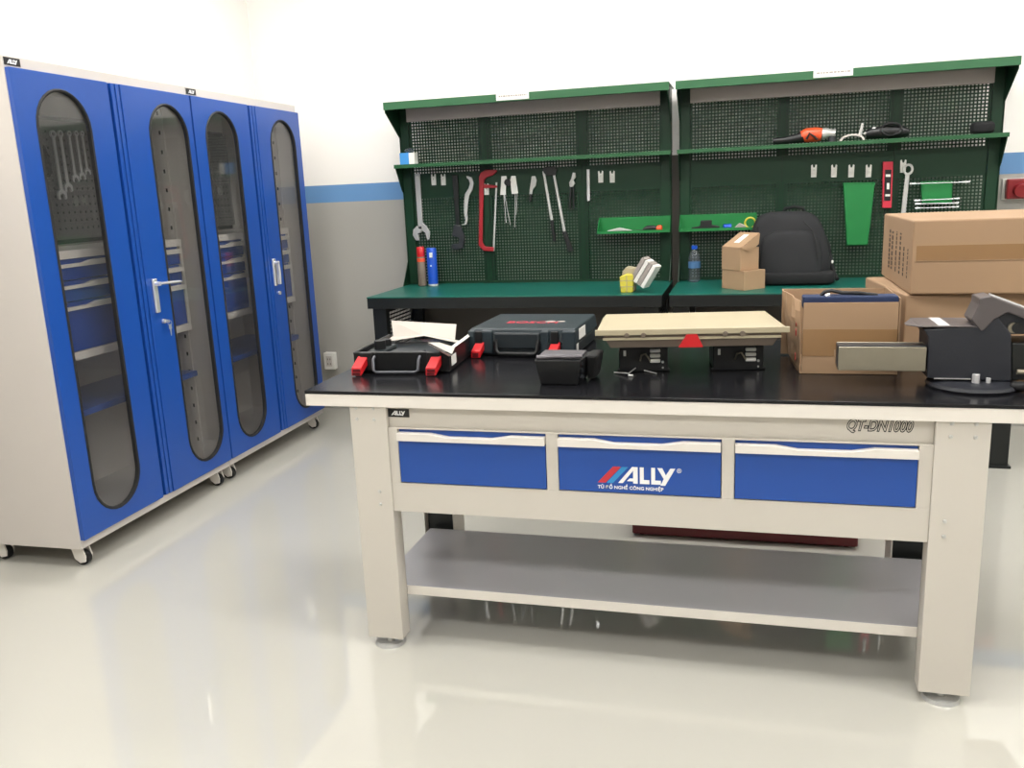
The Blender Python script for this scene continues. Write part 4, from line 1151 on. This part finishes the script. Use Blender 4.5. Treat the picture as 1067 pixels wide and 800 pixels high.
m = MB(); m.lathe([(.112, BT + .0005), (.116, BT + .006), (.112, BT + .014), (.085, BT + .020)], .600, 2.535, 40)
bs = m.build('swivel_base', 'vise', t, world=True, smooth=True)
m = MB(); m.prism([V2(966, 394), V2(1054, 398), V2(1054, 348), V2(1040, 330), V2(1024, 340), V2(962, 343), V2(968, 352)], 'xz', VY0, VY1)
m.build('vise_body', 'vise', t, world=True, bevel=.004)
pa, pb, pc, pd = V2(946, 341), V2(1026, 342), V2(1026, 339), V2(950, 338)
m = MB(); z_ = V2(990, 341)[1]
m.hexa([(V2(958, 341)[0], VY0 - .002, z_), (V2(1026, 341)[0], VY0 - .002, z_), (V2(1026, 341)[0], VY1 + .01, z_), (V2(958, 341)[0], VY1 + .01, z_)], [(V2(958, 341)[0], VY0 - .002, z_ + .004), (V2(1026, 341)[0], VY0 - .002, z_ + .004), (V2(1026, 341)[0], VY1 + .01, z_ + .004), (V2(958, 341)[0], VY1 + .01, z_ + .004)])
m.hexa([(V2(946, 341)[0], VY0 + .03, z_), (V2(958, 341)[0], VY0 - .002, z_), (V2(958, 341)[0], VY1, z_), (V2(946, 341)[0], VY0 + .06, z_)], [(V2(946, 341)[0], VY0 + .03, z_ + .003), (V2(958, 341)[0], VY0 - .002, z_ + .004), (V2(958, 341)[0], VY1, z_ + .004), (V2(946, 341)[0], VY0 + .06, z_ + .003)])
m.build('anvil_plate', 'vise_edge', t, world=True, bevel=.0015)
x_ = V2(978, 341)[0]
MB().box(x_, x_ + .028, VY0 + .004, VY1, z_ + .004, z_ + .0055).build('highlight_strip', 'polished', t, world=True)  # near-white strip paints the highlight on top of the anvil
# jaw with curved neck
J = [V2(1023, 343), V2(1012, 331), V2(1020, 315), V2(1021, 308), V2(1033, 306), V2(1070, 320), V2(1090, 322), V2(1092, 332), V2(1072, 331), V2(1050, 323), V2(1036, 330), V2(1028, 339)]
m = MB(); m.prism([(a, b - .006) for a, b in J], 'xz', VY0 - .004, VY0 + .085); m.build('fixed_jaw', 'vise_edge', t, world=True, bevel=.003)
m = MB(); xa, za = V2(1034, 306); xb, zb = V2(1069, 319)
m.hexa([(xa, VY0 + .012, za - .006), (xb, VY0 + .012, zb - .006), (xb, VY0 + .034, zb - .006), (xa, VY0 + .034, za - .006)], [(xa, VY0 + .012, za - .002), (xb, VY0 + .012, zb - .002), (xb, VY0 + .034, zb - .002), (xa, VY0 + .034, za - .002)])
m.build('jaw_insert', 'polished', t, world=True)
m = MB(); m.prism([V2(1036, 334), V2(1052, 325), V2(1074, 333), V2(1092, 334), V2(1092, 349), V2(1046, 349)], 'xz', VY0 + .012, VY1 - .01); m.build('neck', 'vise', t, world=True, bevel=.003)
m = MB(); m.prism([V2(1055, 358), V2(1100, 358), V2(1100, 397), V2(1055, 397)], 'xz', VY0 + .008, VY1 - .01); m.build('moving_jaw_block', 'black_metal', t, world=True, bevel=.004)
x_, z1 = V2(1057, 342); m = MB(); m.cyl((x_, VY0 + .004, z1), (x_, VY0 + .012, z1), .014, seg=20); m.build('pivot_pin', 'vise_bar', t, world=True, smooth=True)
MB().cyl((x_ + .009, VY0 + .001, z1), (x_ + .009, VY0 + .010, z1), .0145, seg=20).build('pin_socket', 'black', t, world=True, smooth=True)
xa, za = V2(1059, 387); m = MB(); m.cyl((xa, VY0 - .005, za), (xa + .12, VY0 - .005, za), .007); m.build('tommy_bar', 'vise_bar', t, world=True, smooth=True)
# slide bar: hollow rectangular
xa, za = V2(873, 386); xb, zb = V2(966, 362)
m = MB(); m.box(xa, xb, VY0 + .002, VY0 + .008, za, zb); m.box(xa, xb, VY0 + .008, VY0 + .062, za, za + .008); m.box(xa, xb, VY0 + .056, VY0 + .062, za + .008, zb + .004)
m.build('slide_bar', 'vise_bar', t, world=True, bevel=.0015)
m = MB(); m.box(xa - .002, xb, VY0 + .008, VY0 + .056, za + .009, zb + .003); m.build('slide_core', 'dark_steel', t, world=True, bevel=.001)
x_, z1 = V2(1015, 398); m = MB(); m.cyl((x_, VY0 - .016, BT + .016), (x_, VY0 - .016, BT + .044), .010, seg=6); m.cyl((x_ + .030, VY0 - .016, BT + .020), (x_ + .030, VY0 - .016, BT + .034), .006); m.build('clamp_bolt', 'chrome', t, world=True, bevel=.001)
m = MB(); x0_, z0_ = V2(973, 397); m.box(x0_, x0_ + .09, VY0 - .0035, VY0, BT + .026, BT + .0285); m.build('base_seam', 'steel', t, world=True)
m = MB(); m.blob((V2(1058, 400)[0], 2.47, BT + .016), (.022, .016, .012), .8); m.build('lock_knob', 'rubber', t, world=True, smooth=True)

# ------------------------------------------------------------------ on the back wall
x, z = at(346, 375, 'y', YB).x, at(346, 375, 'y', YB).z
t = thing('socket_box', (x, YB, z - .055), 'white surface-mounted socket box low on the back wall beside the cabinets', 'socket')
MB().box(x - .040, x + .040, YB - .045, YB - .0005, z - .058, z + .058).build('box', 'white', t, world=True, bevel=.005)
MB().box(x - .022, x + .022, YB - .0465, YB - .045, z - .035, z + .035).build('face_plate', 'cabgrey', t, world=True, bevel=.0005)
m = MB()
for dx in (-.009, .009):
    for dz in (-.018, .014): m.box(x + dx - .002, x + dx + .002, YB - .0472, YB - .0465, z + dz - .006, z + dz + .006)
m.build('slots', 'black', t, world=True)
x, z = 1.395, 1.32
t = thing('industrial_socket', (x, YB, z - .06), 'red industrial socket on the back wall at the right edge', 'socket')
MB().box(x - .068, x + .060, YB - .012, YB - .0005, z - .056, z + .056).build('back_plate', 'white', t, world=True, bevel=.003)
MB().box(x - .056, x + .070, YB - .055, YB - .012, z - .052, z + .054).build('housing', 'socket_red', t, world=True, bevel=.008)
MB().cyl((x + .008, YB - .055, z - .004), (x + .008, YB - .085, z - .010), .038, .034).build('socket_cap', 'socket_red', t, world=True, bevel=.003)
